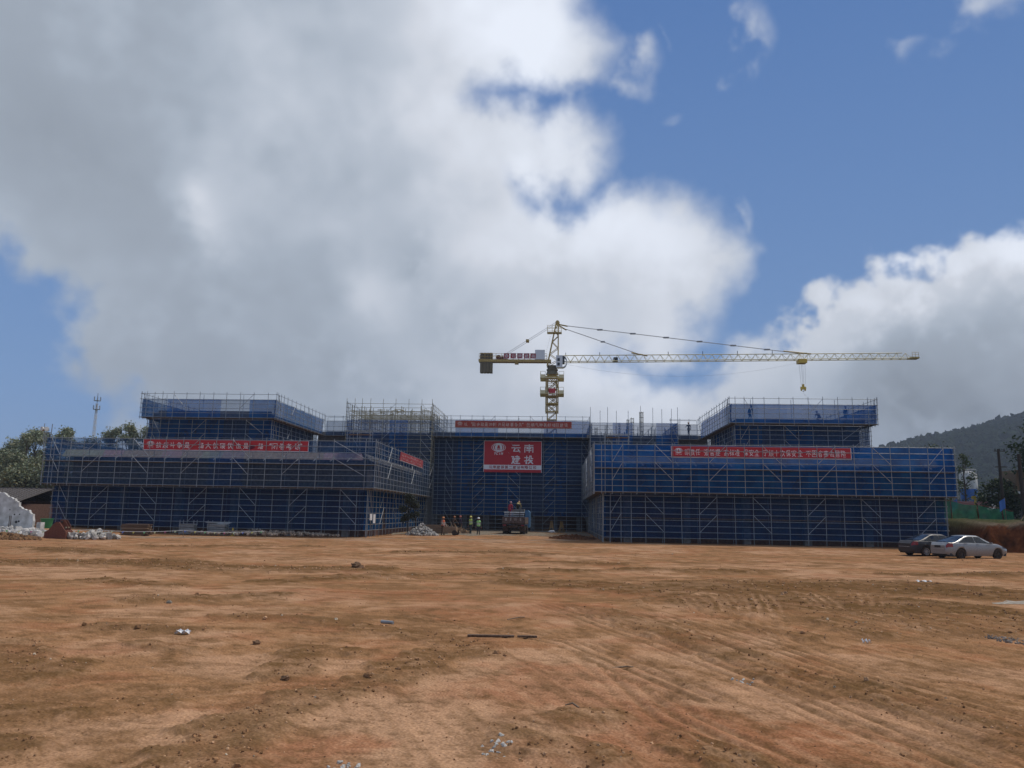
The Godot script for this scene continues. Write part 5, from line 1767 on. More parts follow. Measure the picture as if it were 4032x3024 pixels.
# ------------------------------------------------------------------ cars
# section of the body at station x (metres from the middle, nose at +x): points (half width, height) from sill to roof middle
func car_section(x: float) -> Array:
	var t := clampf((x + 2.28) / 4.56, 0.0, 1.0)
	var round_end := 1.0 - 0.32 * pow(absf(t - 0.5) * 2.0, 6.0)
	var w := 0.875 * round_end
	var low := 0.20 + 0.10 * smoothstep(1.9, 2.28, absf(x))
	var belt := lerpf(0.98, 0.93, smoothstep(-1.6, 0.6, x))
	belt = lerpf(belt, 0.62, smoothstep(0.9, 2.26, x) * smoothstep(0.9, 2.26, x))
	belt = lerpf(belt, 0.80, smoothstep(-2.1, -2.28, x))
	var roof := belt + 0.03
	if x > -2.05 and x < 1.3:
		var back := smoothstep(-2.05, -0.55, x)
		var front := 1.0 - smoothstep(0.1, 1.3, x)
		roof = maxf(roof, lerpf(belt, 1.465 - 0.03 * pow((x + 0.35) / 0.9, 2.0), minf(back, front)))
	var cabin := clampf((roof - belt - 0.03) / 0.40, 0.0, 1.0)
	var rw := lerpf(w * 0.90, 0.58, cabin)
	return [Vector2(w * 0.93, low), Vector2(w * 0.985, 0.36), Vector2(w, 0.62), Vector2(w * 0.965, belt - 0.02), Vector2(w * 0.93, belt + 0.01), Vector2(rw, roof - 0.055 * cabin), Vector2(rw * 0.82, roof - 0.008), Vector2(0, roof + 0.012)]


func car_point(x: float, v: float, out: float, side: int) -> Vector3:   # v runs over the section's points
	var s := car_section(x)
	var i := clampi(int(v), 0, s.size() - 2)
	var a: Vector2 = s[i]
	var b: Vector2 = s[i + 1]
	var p := a.lerp(b, v - i)
	var n := Vector2(b.y - a.y, -(b.x - a.x)).normalized()
	p += n * out
	return Vector3(x, p.y, p.x * side)


func car_patch(x0: float, x1: float, v0: float, v1: float, out: float, side: int, cut = null) -> SurfaceTool:
	var st := st_new()
	var n := maxi(3, int((x1 - x0) / 0.06))
	for i in n:
		for j in 6:
			var f := func(a: int, b: int) -> Vector3:
				var v := lerpf(v0, v1, b / 6.0)
				var x := lerpf(x0, x1, float(a) / n)
				if cut != null:
					x = cut.call(x, b / 6.0)
				return car_point(x, v, out, side)
			var q := [f.call(i, j), f.call(i, j + 1), f.call(i + 1, j + 1), f.call(i + 1, j)]
			if side > 0:
				st_quad(st, q[0], q[1], q[2], q[3], 0)
			else:
				st_quad(st, q[3], q[2], q[1], q[0], 0)
	return st


func sedan(label: String, at: Vector3, turn: float, paint: StandardMaterial3D, rim: Material) -> Node3D:
	var c := thing("parked_sedan", label, "car", at, turn, "sedans parked at the corner of the blue wing")
	c.scale.y = 0.97
	# shell, with the wheel openings left out of its sides
	var xs := []
	for k in 77:
		xs.append(-2.28 + k * 0.06)
	var axle := [-1.33, 1.36]
	var st := st_new()
	for side: int in [-1, 1]:
		for i in xs.size() - 1:
			for j in 14:
				var f := func(a: int, b: int) -> Vector3:
					var x: float = xs[a]
					var p := car_point(x, b * 0.5, 0.0, side)
					for ax: float in axle:
						var d: float = x - ax
						if absf(d) < 0.37 and b < 6:
							p.y = maxf(p.y, 0.32 + sqrt(0.37 * 0.37 - d * d))
					return p
				var q := [f.call(i, j), f.call(i, j + 1), f.call(i + 1, j + 1), f.call(i + 1, j)]
				if side > 0:
					st_quad(st, q[0], q[1], q[2], q[3], 0)
				else:
					st_quad(st, q[3], q[2], q[1], q[0], 0)
	for e: float in [-2.28, 2.28]:   # close the ends
		for j in 14:
			var a := car_point(e, j * 0.5, 0.0, 1)
			var b := car_point(e, j * 0.5 + 0.5, 0.0, 1)
			var m := Vector3(1, 1, -1)
			if e > 0:
				st_quad(st, a, b, b * m, a * m, 2)
			else:
				st_quad(st, a * m, b * m, b, a, 2)
	st_put(st, c, "body", paint)
	block(c, "underbody", Vector3(0, 0.27, 0), Vector3(4.1, 0.16, 1.5), M.dark)
	for ax: float in axle:
		block(c, "wheel_well", Vector3(ax, 0.42, 0), Vector3(0.7, 0.5, 1.3), M.dark)
	for side: int in [-1, 1]:
		var d := car_patch(-0.22, 0.86, 0.6, 3.6, 0.006, side)
		var door := st_put(d, c, "door", paint)
		block(door, "handle", car_point(-0.08, 3.15, 0.02, side), Vector3(0.2, 0.035, 0.03), M.steel_bright)
		d = car_patch(-1.16, -0.24, 0.6 + 0.0, 3.6, 0.006, side, func(x: float, v: float) -> float: return maxf(x, -1.16 + 0.28 * clampf(1.0 - v * 1.6, 0.0, 1.0)))
		door = st_put(d, c, "door", paint)
		block(door, "handle", car_point(-1.0, 3.15, 0.02, side), Vector3(0.2, 0.035, 0.03), M.steel_bright)
		st_put(car_patch(-0.2, 0.86, 4.12, 4.92, 0.008, side, func(x: float, v: float) -> float: return minf(x, 0.9 - 0.62 * v)), c, "side_window", M.glass_dark)
		st_put(car_patch(-1.42, -0.25, 4.12, 4.92, 0.008, side, func(x: float, v: float) -> float: return maxf(x, -1.42 + 0.5 * v * v)), c, "side_window", M.glass_dark)
		st_put(car_patch(-2.24, -1.86, 2.35, 3.25, 0.01, side), c, "tail_lamp", M.tail_red)
		st_put(car_patch(1.75, 2.2, 2.5, 3.6, 0.01, side), c, "head_lamp", M.glass_dark)
		var mirror_ := block(c, "mirror", Vector3(0.78, 0.99, side * 0.94), Vector3(0.09, 0.11, 0.17), paint)
		mirror_.rotation.y = 0.2 * side
		for ax: float in axle:
			var w := Node3D.new()
			add(w, c, "wheel")
			w.position = Vector3(ax, 0.32, side * 0.76)
			st = st_new()
			for k in 20:
				var a := TAU * k / 20.0
				var b := TAU * (k + 1) / 20.0
				var p := func(t: float, r: float, z: float) -> Vector3: return Vector3(cos(t) * r, sin(t) * r, z * side)
				var prof := [[0.21, 0.10], [0.30, 0.105], [0.32, 0.07], [0.32, -0.09], [0.22, -0.1]]
				for j in 4:
					var q := [p.call(a, prof[j][0], prof[j][1]), p.call(b, prof[j][0], prof[j][1]), p.call(b, prof[j + 1][0], prof[j + 1][1]), p.call(a, prof[j + 1][0], prof[j + 1][1])]
					if side > 0:
						st_quad(st, q[0], q[3], q[2], q[1], 0)
					else:
						st_quad(st, q[0], q[1], q[2], q[3], 0)
			st_put(st, w, "tyre", M.tyre_dusty)
			st = st_new()
			for k in 10:
				var a := TAU * k / 10.0
				st_tube(st, Vector3(cos(a) * 0.04, sin(a) * 0.04, 0.07 * side), Vector3(cos(a + 0.08) * 0.205, sin(a + 0.08) * 0.205, 0.085 * side), 0.022, 0.016, 5)
			for k in 20:
				st_tube(st, Vector3(cos(TAU * k / 20.0) * 0.208, sin(TAU * k / 20.0) * 0.208, 0.09 * side), Vector3(cos(TAU * (k + 1) / 20.0) * 0.208, sin(TAU * (k + 1) / 20.0) * 0.208, 0.09 * side), 0.014, -1.0, 5)
			st_tube(st, Vector3(0, 0, 0.05 * side), Vector3(0, 0, 0.1 * side), 0.045, 0.04, 8)
			st_put(st, w, "rim", rim)
			st = st_new()
			st_tube(st, Vector3(0, 0, -0.06 * side), Vector3(0, 0, 0.02 * side), 0.2, 0.2, 16)
			st_put(st, w, "hub_recess", M.dark)
	# glass front and back, from roof edge to roof edge
	for e in 2:
		st = st_new()
		var x0 := -1.86 if e == 0 else 0.32
		var x1 := -0.86 if e == 0 else 1.1
		for i in 12:
			var a := lerpf(x0, x1, i / 12.0)
			var b := lerpf(x0, x1, (i + 1) / 12.0)
			for side: int in [-1, 1]:
				for v: float in [5.15, 6.0]:
					var v1: float = 6.0 if v < 5.9 else 7.0
					var q := [car_point(a, v, 0.008, side), car_point(a, v1, 0.008, side), car_point(b, v1, 0.008, side), car_point(b, v, 0.008, side)]
					if side > 0:
						st_quad(st, q[0], q[1], q[2], q[3], 0)
					else:
						st_quad(st, q[3], q[2], q[1], q[0], 0)
		st_put(st, c, "rear_window" if e == 0 else "windscreen", M.glass_dark)
	block(c, "rear_trim", Vector3(-2.285, 0.62, 0), Vector3(0.02, 0.03, 1.0), M.steel_bright)
	block(c, "plate_recess", Vector3(-2.285, 0.76, 0), Vector3(0.02, 0.14, 0.48), M.dark)
	return c


func build_vehicles() -> void:
	mat("tail_red", 0.22, 0.012, 0.012, 0.25)
	grain(mat("tyre_dusty", 0.10, 0.065, 0.04, 0.95), noise_tex(71, 0.05, Color(0.35, 0.3, 0.28), Color(1, 1, 1), 256), 2.0)
	mat("rim_silver", 0.5, 0.5, 0.5, 0.35, 0.6)
	grain(mat("rim_dusty", 0.17, 0.13, 0.095, 0.8), noise_tex(71, 0.05, Color(0.35, 0.3, 0.28), Color(1, 1, 1), 256), 2.0)
	var silver := mat("silver_paint", 0.30, 0.315, 0.33, 0.38, 0.45)
	grain(silver, noise_tex(72, 0.05, Color(0.84, 0.80, 0.76), Color(1, 1, 1), 256), 1.1)
	silver.clearcoat_enabled = true
	silver.clearcoat = 0.5
	silver.clearcoat_roughness = 0.15
	var black := mat("black_paint", 0.020, 0.018, 0.021, 0.5, 0.0)
	black.clearcoat_enabled = true
	black.clearcoat = 0.15
	black.clearcoat_roughness = 0.2
	sedan("dusty silver four-door sedan parked beside the black one", Vector3(25.55, ground_y(25.6, -51.4) - 0.03, -51.6), 0.30, silver, M.rim_dusty)
	sedan("black sedan half hidden behind the silver one", Vector3(24.75, ground_y(24.75, -54.4) - 0.03, -54.3), 0.26, black, M.rim_silver)
	# mud spattered up the sides of the cars is part of the paint's grain
	# flatbed truck seen from behind
	var t := thing("flatbed_truck", "muddy flatbed truck loaded with steel tubes, tailgate to the yard", "truck", Vector3(-4.62, 0.1, -83.6), -0.035)
	grain(mat("mud_paint", 0.21, 0.15, 0.13, 0.9), noise_tex(73, 0.02, Color(0.5, 0.45, 0.42), Color(1, 1, 1), 256), 0.7)
	grain(mat("mud", 0.13, 0.075, 0.045, 0.95), noise_tex(73, 0.02, Color(0.5, 0.45, 0.42), Color(1, 1, 1), 256), 0.7)
	mat("letter_paint", 0.32, 0.27, 0.25, 0.9)
	mat("truck_blue", 0.06, 0.17, 0.32, 0.5)
	block(t, "bed", Vector3(0, 1.12, -2.4), Vector3(2.4, 0.14, 4.8), M.mud)
	var gate := block(t, "tailgate", Vector3(0, 1.52, 0.03), Vector3.ONE, M.mud_paint)
	gate.mesh = box_of(Vector3(2.4, 0.66, 0.06))
	for k in 6:
		block(gate, "rib", Vector3(-1.05 + k * 0.42, 0, 0.045), Vector3(0.06, 0.6, 0.03), M.mud_paint)
	for k in 4:
		block(gate, "painted_letter", Vector3(-0.8 + k * 0.5, 0.06, 0.034), Vector3(0.2 - 0.03 * (k % 2), 0.28, 0.008), M.letter_paint)
	for s: int in [-1, 1]:
		block(t, "side_board", Vector3(s * 1.18, 1.5, -2.4), Vector3(0.05, 0.62, 4.8), M.mud_paint)
		block(t, "tail_lamp", Vector3(s * 0.95, 0.98, 0.06), Vector3(0.36, 0.12, 0.06), M.tail_red)
		block(t, "mud_flap", Vector3(s * 0.85, 0.62, -0.15), Vector3(0.56, 0.5, 0.03), M.mud)
		for z: float in [-0.85, -3.9]:
			var w := Node3D.new()
			add(w, t, "wheel")
			w.position = Vector3(s * 0.9, 0.48, z)
			var st := st_new()
			for e: float in [-0.15, 0.15]:
				st_tube(st, Vector3(e - 0.12, 0, 0), Vector3(e + 0.12, 0, 0), 0.48, 0.48, 18)
			st_put(st, w, "tyre", M.tyre_dusty)
			bar(w, "hub", Vector3(-0.3, 0, 0), Vector3(0.3, 0, 0), 0.2, M.mud)
	block(t, "bumper", Vector3(0, 0.82, 0.0), Vector3(2.2, 0.12, 0.1), M.mud)
	block(t, "axle_beam", Vector3(0, 0.5, -0.85), Vector3(1.5, 0.2, 0.2), M.mud)
	block(t, "chassis", Vector3(0, 0.85, -2.6), Vector3(0.9, 0.25, 5.6), M.mud)
	block(t, "plate_holder", Vector3(0, 0.96, 0.07), Vector3(0.6, 0.2, 0.03), M.dark)
	var cab := Node3D.new()
	add(cab, t, "cab")
	cab.position = Vector3(0.12, 0, -5.7)
	var st := st_new()
	prism(st, [Vector2(-1.15, 0.7), Vector2(-1.15, 2.35), Vector2(-0.95, 2.58), Vector2(0.95, 2.58), Vector2(1.15, 2.35), Vector2(1.15, 0.7)], 1.7)
	st_put(st, cab, "shell", M.truck_blue)
	block(cab, "rear_window", Vector3(0, 2.1, 0.01), Vector3(1.3, 0.4, 0.03), M.glass_dark)
	for s: int in [-1, 1]:
		block(cab, "mirror", Vector3(s * 1.35, 2.0, -1.5), Vector3(0.16, 0.36, 0.06), M.dark)
	# its load: each tube of the bundle that shows
	var load_ := thing("tube_bundle", "strapped bundle of galvanised tubes lying on the truck bed", "steel tubes", Vector3(-4.62, 1.32, -83.6), -0.035)
	for row in 6:
		for k in 3:
			bar(load_, "tube", Vector3(-1.05 + rng.randf_range(-0.04, 0.04), 0.06 + row * 0.2, -0.3 - k * 0.35), Vector3(1.02 + rng.randf_range(-0.04, 0.04), 0.06 + row * 0.2, -0.3 - k * 0.35), 0.075, M.steel_bright if (row + k) % 3 else M.steel)
	for x: float in [-0.5, 0.62]:
		block(load_, "strap", Vector3(x, 0.6, -0.2), Vector3(0.06, 1.3, 0.02), M.dark)
	block(load_, "ground_sheet", Vector3(0.3, 1.28, -2.2), Vector3(1.3, 0.35, 1.2), M.concrete_dark)


# ------------------------------------------------------------------ people
func capsule_distance(p: Vector3, a: Vector3, b: Vector3, ra: float, rb: float) -> float:
	var ab := b - a
	var t := clampf((p - a).dot(ab) / maxf(ab.length_squared(), 1e-6), 0.0, 1.0)
	return p.distance_to(a + ab * t) - lerpf(ra, rb, t)


# one continuous skin over the bones: [from, to, radius, radius, colour, depth squash]
func skin(st: SurfaceTool, bones: Array, cell: float, melt: float) -> void:
	var lo := Vector3.INF
	var hi := -Vector3.INF
	for b: Array in bones:
		for e in 2:
			var r: float = maxf(b[2], b[3]) + cell * 2.0
			lo = lo.min(b[e] - Vector3.ONE * r)
			hi = hi.max(b[e] + Vector3.ONE * r)
	var n := Vector3i((hi - lo) / cell) + Vector3i.ONE * 2
	var f := PackedFloat32Array()
	f.resize(n.x * n.y * n.z)
	f.fill(1.0)
	for b: Array in bones:
		var r: float = maxf(b[2], b[3]) + melt + cell * 2.0
		var i0 := Vector3i(((b[0] as Vector3).min(b[1]) - Vector3.ONE * r - lo) / cell).clamp(Vector3i.ZERO, n - Vector3i.ONE)
		var i1 := Vector3i(((b[0] as Vector3).max(b[1]) + Vector3.ONE * r - lo) / cell).clamp(Vector3i.ZERO, n - Vector3i.ONE)
		for z in range(i0.z, i1.z + 1):
			for y in range(i0.y, i1.y + 1):
				for x in range(i0.x, i1.x + 1):
					var k := (z * n.y + y) * n.x + x
					var d := capsule_distance(lo + Vector3(x, y, z) * cell, b[0], b[1], b[2], b[3])
					var h := clampf(0.5 + 0.5 * (f[k] - d) / melt, 0.0, 1.0)
					f[k] = lerpf(f[k], d, h) - melt * h * (1.0 - h)
	var spot := {}
	var step := [1, n.x, n.x * n.y]
	var corner := [0, 1, n.x, n.x + 1, n.x * n.y, n.x * n.y + 1, n.x * n.y + n.x, n.x * n.y + n.x + 1]
	for z in n.z - 1:
		for y in n.y - 1:
			for x in n.x - 1:
				var k := (z * n.y + y) * n.x + x
				var inside := 0
				for c: int in corner:
					if f[k + c] < 0.0:
						inside += 1
				if inside == 0 or inside == 8:
					continue
				var sum := Vector3.ZERO
				var count := 0
				for e in 8:
					for axis in 3:
						if e & (1 << axis):
							continue
						var a: float = f[k + corner[e]]
						var b: float = f[k + corner[e | (1 << axis)]]
						if (a < 0.0) != (b < 0.0):
							var p := Vector3(e & 1, (e >> 1) & 1, (e >> 2) & 1)
							p[axis] += a / (a - b)
							sum += p
							count += 1
				spot[k] = lo + (Vector3(x, y, z) + sum / count) * cell
	st.set_smooth_group(0)
	for k: int in spot:
		for axis in 3:
			var a: float = f[k]
			var b: float = f[k + step[axis]]
			if (a < 0.0) == (b < 0.0):
				continue
			var u: int = step[(axis + 1) % 3]
			var v: int = step[(axis + 2) % 3]
			if not (spot.has(k - u) and spot.has(k - v) and spot.has(k - u - v)):
				continue
			var quad := [spot[k], spot[k - u], spot[k - u - v], spot[k - v]]
			if a < 0.0:
				quad.reverse()
			for i: int in [0, 2, 1, 0, 3, 2]:
				var p: Vector3 = quad[i]
				var best := 1e9
				var col := Color.WHITE
				for bone: Array in bones:
					var d := capsule_distance(p, bone[0], bone[1], bone[2], bone[3])
					if d < best:
						best = d
						col = bone[4]
				st.set_color(col)
				st.add_vertex(p)


func person(label: String, at: Vector3, turn: float, look: Dictionary) -> Node3D:
	var skin_c := Color(0.30, 0.16, 0.10)
	var top: Color = look.top
	var legs: Color = look.legs
	var boots: Color = look.get("boots", Color(0.03, 0.025, 0.02))
	var lean: float = look.get("lean", 0.0)
	var drop: float = look.get("drop", 0.0)     # how far the hips sink when crouching
	var stride: float = look.get("stride", 0.08)
	var t := thing("person", label, "person", at, turn, "workers on the site")
	var hip := Vector3(0, 0.93 - drop, -drop * 0.45)
	var chest := hip + Vector3(0, 0.40 * cos(lean), 0.40 * sin(lean))
	var neck := hip + Vector3(0, 0.56 * cos(lean), 0.56 * sin(lean))
	var head := neck + Vector3(0, 0.17 * cos(lean * 0.6), 0.03 + 0.17 * sin(lean * 0.6))
	var bones := [
		[hip + Vector3(-0.07, 0, 0), hip + Vector3(0.07, 0, 0), 0.125, 0.125, legs], [hip, chest, 0.125, 0.135, top],
		[chest + Vector3(-0.09, 0.03, 0), chest + Vector3(0.09, 0.03, 0), 0.115, 0.115, top], [neck + Vector3(-0.17, -0.05, 0), neck + Vector3(0.17, -0.05, 0), 0.06, 0.06, top],
		[neck - Vector3(0, 0.03, 0), head - Vector3(0, 0.06, 0), 0.055, 0.06, skin_c], [head + Vector3(0, 0.03, -0.01), head + Vector3(0, -0.05, 0.02), 0.098, 0.075, skin_c],
		[head + Vector3(0, -0.01, 0.085), head + Vector3(0, -0.035, 0.105), 0.018, 0.022, skin_c], [head + Vector3(-0.1, -0.03, 0), head + Vector3(-0.1, 0.01, 0), 0.02, 0.02, skin_c], [head + Vector3(0.1, -0.03, 0), head + Vector3(0.1, 0.01, 0), 0.02, 0.02, skin_c]]
	for s: int in [-1, 1]:
		var foot := Vector3(s * 0.11, 0.07, s * stride)
		var knee := hip.lerp(foot, 0.5) + Vector3(s * 0.02, 0.0, 0.03 + drop * 0.75)
		bones.append([hip + Vector3(s * 0.09, -0.03, 0), knee, 0.10, 0.066, legs])
		bones.append([knee, foot + Vector3(0, 0.05, 0), 0.064, 0.048, legs])
		bones.append([foot + Vector3(0, -0.02, -0.03), foot + Vector3(0, -0.03, 0.15), 0.052, 0.042, boots])
		var shoulder := neck + Vector3(s * 0.19, -0.06, 0)
		var hand: Vector3 = look.get("hand_l" if s < 0 else "hand_r", Vector3(s * 0.27, hip.y - 0.07, 0.06 + lean * 0.2))
		var elbow := (shoulder + hand) * 0.5 + Vector3(s * 0.05, -0.02, -0.05)
		bones.append([shoulder, elbow, 0.055, 0.045, top])
		bones.append([elbow, hand, 0.043, 0.03, look.get("sleeve", top)])
		var d := (hand - elbow).normalized()
		bones.append([hand, hand + d * 0.08, 0.034, 0.036, skin_c])
	var st := st_new()
	skin(st, bones, 0.026, 0.035)
	for s: int in [-1, 1]:   # fingers
		var hand: Vector3 = look.get("hand_l" if s < 0 else "hand_r", Vector3(s * 0.27, hip.y - 0.07, 0.06 + lean * 0.2))
		var shoulder := neck + Vector3(s * 0.19, -0.06, 0)
		var elbow := (shoulder + hand) * 0.5 + Vector3(s * 0.05, -0.02, -0.05)
		var d := (hand - elbow).normalized()
		var across := d.cross(Vector3(s, 0, 0)).normalized()
		var curl := across.cross(d).normalized() * -s
		st.set_color(skin_c)
		for k in 4:
			var root := hand + d * 0.09 + across * (0.026 - k * 0.018)
			var long_: float = [0.065, 0.075, 0.07, 0.055][k]
			st_tube(st, root, root + d * long_ * 0.55, 0.009, 0.009, 5)
			st_tube(st, root + d * long_ * 0.55, root + d * long_ + curl * 0.03, 0.009, 0.007, 5)
		st_tube(st, hand + d * 0.03 + across * 0.03, hand + d * 0.07 + across * 0.062, 0.011, 0.009, 5)
	st_put(st, t, "body", M.cloth)
	if look.has("helmet"):
		st = st_new()
		var hc := head + Vector3(0, 0.035, -0.01)
		for i in 5:
			for j in 14:
				var p := func(a: int, b: int) -> Vector3:
					var th := PI * 0.5 * a / 5.0
					var ph := TAU * b / 14.0
					return hc + Vector3(sin(th) * cos(ph) * 0.128, cos(th) * 0.12, sin(th) * sin(ph) * 0.145)
				st_quad(st, p.call(i, j), p.call(i, j + 1), p.call(i + 1, j + 1), p.call(i + 1, j), 0)
		for j in 14:
			var p := func(b: int, r: float, y: float) -> Vector3:
				var ph := TAU * b / 14.0
				return hc + Vector3(cos(ph) * 0.128 * r, y, sin(ph) * 0.145 * r + (0.045 if sin(ph) > 0.3 and r > 1.0 else 0.0))
			st_quad(st, p.call(j, 1.0, 0.0), p.call(j + 1, 1.0, 0.0), p.call(j + 1, 1.12, -0.012), p.call(j, 1.12, -0.012))
		mat("helmet", 1, 1, 1, 0.4)
		var hm: StandardMaterial3D = M.helmet
		var hc_: Color = look.helmet
		hm.albedo_color = lin(hc_.r, hc_.g, hc_.b)
		st_put(st, t, "helmet", hm)
	if look.has("vest"):
		var vc: Color = look.vest
		st = st_new()
		skin(st, [[hip + Vector3(-0.05, 0.06, 0), hip + Vector3(0.05, 0.06, 0), 0.145, 0.145, vc], [hip + Vector3(0, 0.08, 0), chest, 0.148, 0.158, vc], [chest + Vector3(-0.09, 0.03, 0), chest + Vector3(0.09, 0.03, 0), 0.136, 0.136, vc], [neck + Vector3(-0.13, -0.05, 0), neck + Vector3(0.13, -0.05, 0), 0.07, 0.07, vc]], 0.026, 0.035)
		var vest := st_put(st, t, "vest", M.cloth)
		for y: float in [0.10, 0.22]:
			st = st_new()
			for k in 16:
				var a := TAU * k / 16.0
				var b := TAU * (k + 1) / 16.0
				var o := hip.lerp(chest, y / 0.4 + 0.1)
				st.set_color(Color(0.6, 0.62, 0.58))
				st_quad(st, o + Vector3(cos(a) * 0.215, 0, sin(a) * 0.168), o + Vector3(cos(b) * 0.215, 0, sin(b) * 0.168), o + Vector3(cos(b) * 0.215, 0.05, sin(b) * 0.168), o + Vector3(cos(a) * 0.215, 0.05, sin(a) * 0.168), 0)
			st_put(st, vest, "reflective_band", M.cloth)
	return t


func build_people() -> void:
	var m := mat("cloth", 1, 1, 1, 0.9)
	m.vertex_color_use_as_albedo = true
	m.cull_mode = BaseMaterial3D.CULL_DISABLED
	var dark := Color(0.035, 0.035, 0.042)
	var lime := Color(0.30, 0.62, 0.20)
	person("worker in a lime vest and white hard hat standing on the pavement", Vector3(-7.85, 0.05, -79.0), 0.2, {"top": Color(0.05, 0.06, 0.06), "legs": dark, "vest": lime, "helmet": Color(0.75, 0.75, 0.75)})
	person("worker in a yellow-green vest and yellow helmet beside the white-hatted one", Vector3(-9.05, 0.16, -83.0), -0.4, {"top": Color(0.03, 0.04, 0.05), "legs": Color(0.05, 0.06, 0.06), "vest": Color(0.50, 0.62, 0.14), "helmet": Color(0.62, 0.55, 0.12), "stride": 0.12})
	person("worker in an orange vest and orange helmet pushing the handcart", Vector3(-11.2, 0.05, -77.6), 1.1, {"top": Color(0.30, 0.27, 0.25), "legs": Color(0.07, 0.04, 0.03), "vest": Color(0.62, 0.13, 0.05), "helmet": Color(0.60, 0.22, 0.05), "hand_l": Vector3(-0.2, 0.88, 0.32), "hand_r": Vector3(0.2, 0.88, 0.32)})
	person("dark-clothed worker with a red helmet by the timber heap", Vector3(-10.55, 0.16, -86.0), 2.2, {"top": Color(0.05, 0.035, 0.06), "legs": Color(0.03, 0.02, 0.02), "helmet": Color(0.35, 0.06, 0.04), "hand_r": Vector3(0.3, 1.0, 0.3)})
	person("dark-clothed worker in an orange cap reaching over the timber heap", Vector3(-11.45, 0.16, -86.6), 0.9, {"top": Color(0.10, 0.06, 0.04), "legs": Color(0.04, 0.03, 0.03), "helmet": Color(0.40, 0.14, 0.05), "lean": 0.4, "hand_l": Vector3(-0.2, 0.9, 0.6), "hand_r": Vector3(0.25, 0.95, 0.6)})
	person("worker in a red jacket standing on the truck load", Vector3(-5.1, 1.9, -85.0), 2.6, {"top": Color(0.33, 0.02, 0.045), "legs": Color(0.33, 0.03, 0.05), "drop": 0.12, "lean": 0.25, "helmet": Color(0.32, 0.16, 0.2)})
	person("worker bent over in a yellow-backed jacket on the truck load", Vector3(-4.3, 2.35, -85.6), 3.0, {"top": Color(0.42, 0.32, 0.13), "legs": Color(0.03, 0.03, 0.02), "lean": 1.25, "drop": 0.08, "hand_l": Vector3(-0.2, 0.45, 0.6), "hand_r": Vector3(0.2, 0.45, 0.6), "helmet": Color(0.4, 0.2, 0.08)})
	person("worker standing at the edge of the rear roof deck, bending to the net", Vector3(20.55, 12.64, -85.6), 0.5, {"top": Color(0.05, 0.05, 0.06), "legs": Color(0.04, 0.045, 0.06), "lean": 0.5, "drop": 0.12, "helmet": Color(0.25, 0.15, 0.12)})
	person("worker crouching in the middle of the rear roof deck", Vector3(28.0, 12.64, -86.2), -0.8, {"top": Color(0.22, 0.19, 0.17), "legs": Color(0.05, 0.05, 0.06), "drop": 0.45, "lean": 0.8, "helmet": Color(0.4, 0.3, 0.25)})
	person("worker beside the netted corner of the rear roof deck", Vector3(31.1, 12.64, -86.8), 2.0, {"top": Color(0.06, 0.07, 0.10), "legs": Color(0.05, 0.05, 0.07), "helmet": Color(0.3, 0.25, 0.2)})
	person("worker standing on the link roof behind the see-through net", Vector3(16.85, 12.6, -102.8), -0.5, {"top": Color(0.12, 0.09, 0.07), "legs": Color(0.05, 0.05, 0.06), "helmet": Color(0.35, 0.2, 0.12), "hand_l": Vector3(-0.3, 1.2, 0.2)})


# ------------------------------------------------------------------ things lying in the yard
func heap(label: String, category: String, called: String, at: Vector3, rx: float, rz: float, h: float, count: int, size: float, col: Color, spread: float) -> void:
	var places := []
	var tints := []
	for k in count:
		var r := sqrt(rng.randf())
		var a := rng.randf() * TAU
		var p := Vector3(cos(a) * r * rx, 0, sin(a) * r * rz)
		p.y = maxf(0.0, h * (1.0 - r) * rng.randf_range(0.55, 1.0)) + at.y
		var s := size * rng.randf_range(0.45, 1.3)
		places.append(Transform3D(tilt(Vector3(s, s * rng.randf_range(0.4, 0.9), s * rng.randf_range(0.6, 1.2))), Vector3(at.x + p.x, p.y, at.z + p.z)))
		var g := 1.0 + rng.randf_range(-spread, spread)
		tints.append(Color(col.r * g, col.g * g, col.b * g))
	var o := scatter(lump(at.x as int + 300, 0.55, 4), M.stone, self, called, places, tints)
	o.set_meta("label", label)
	o.set_meta("category", category)


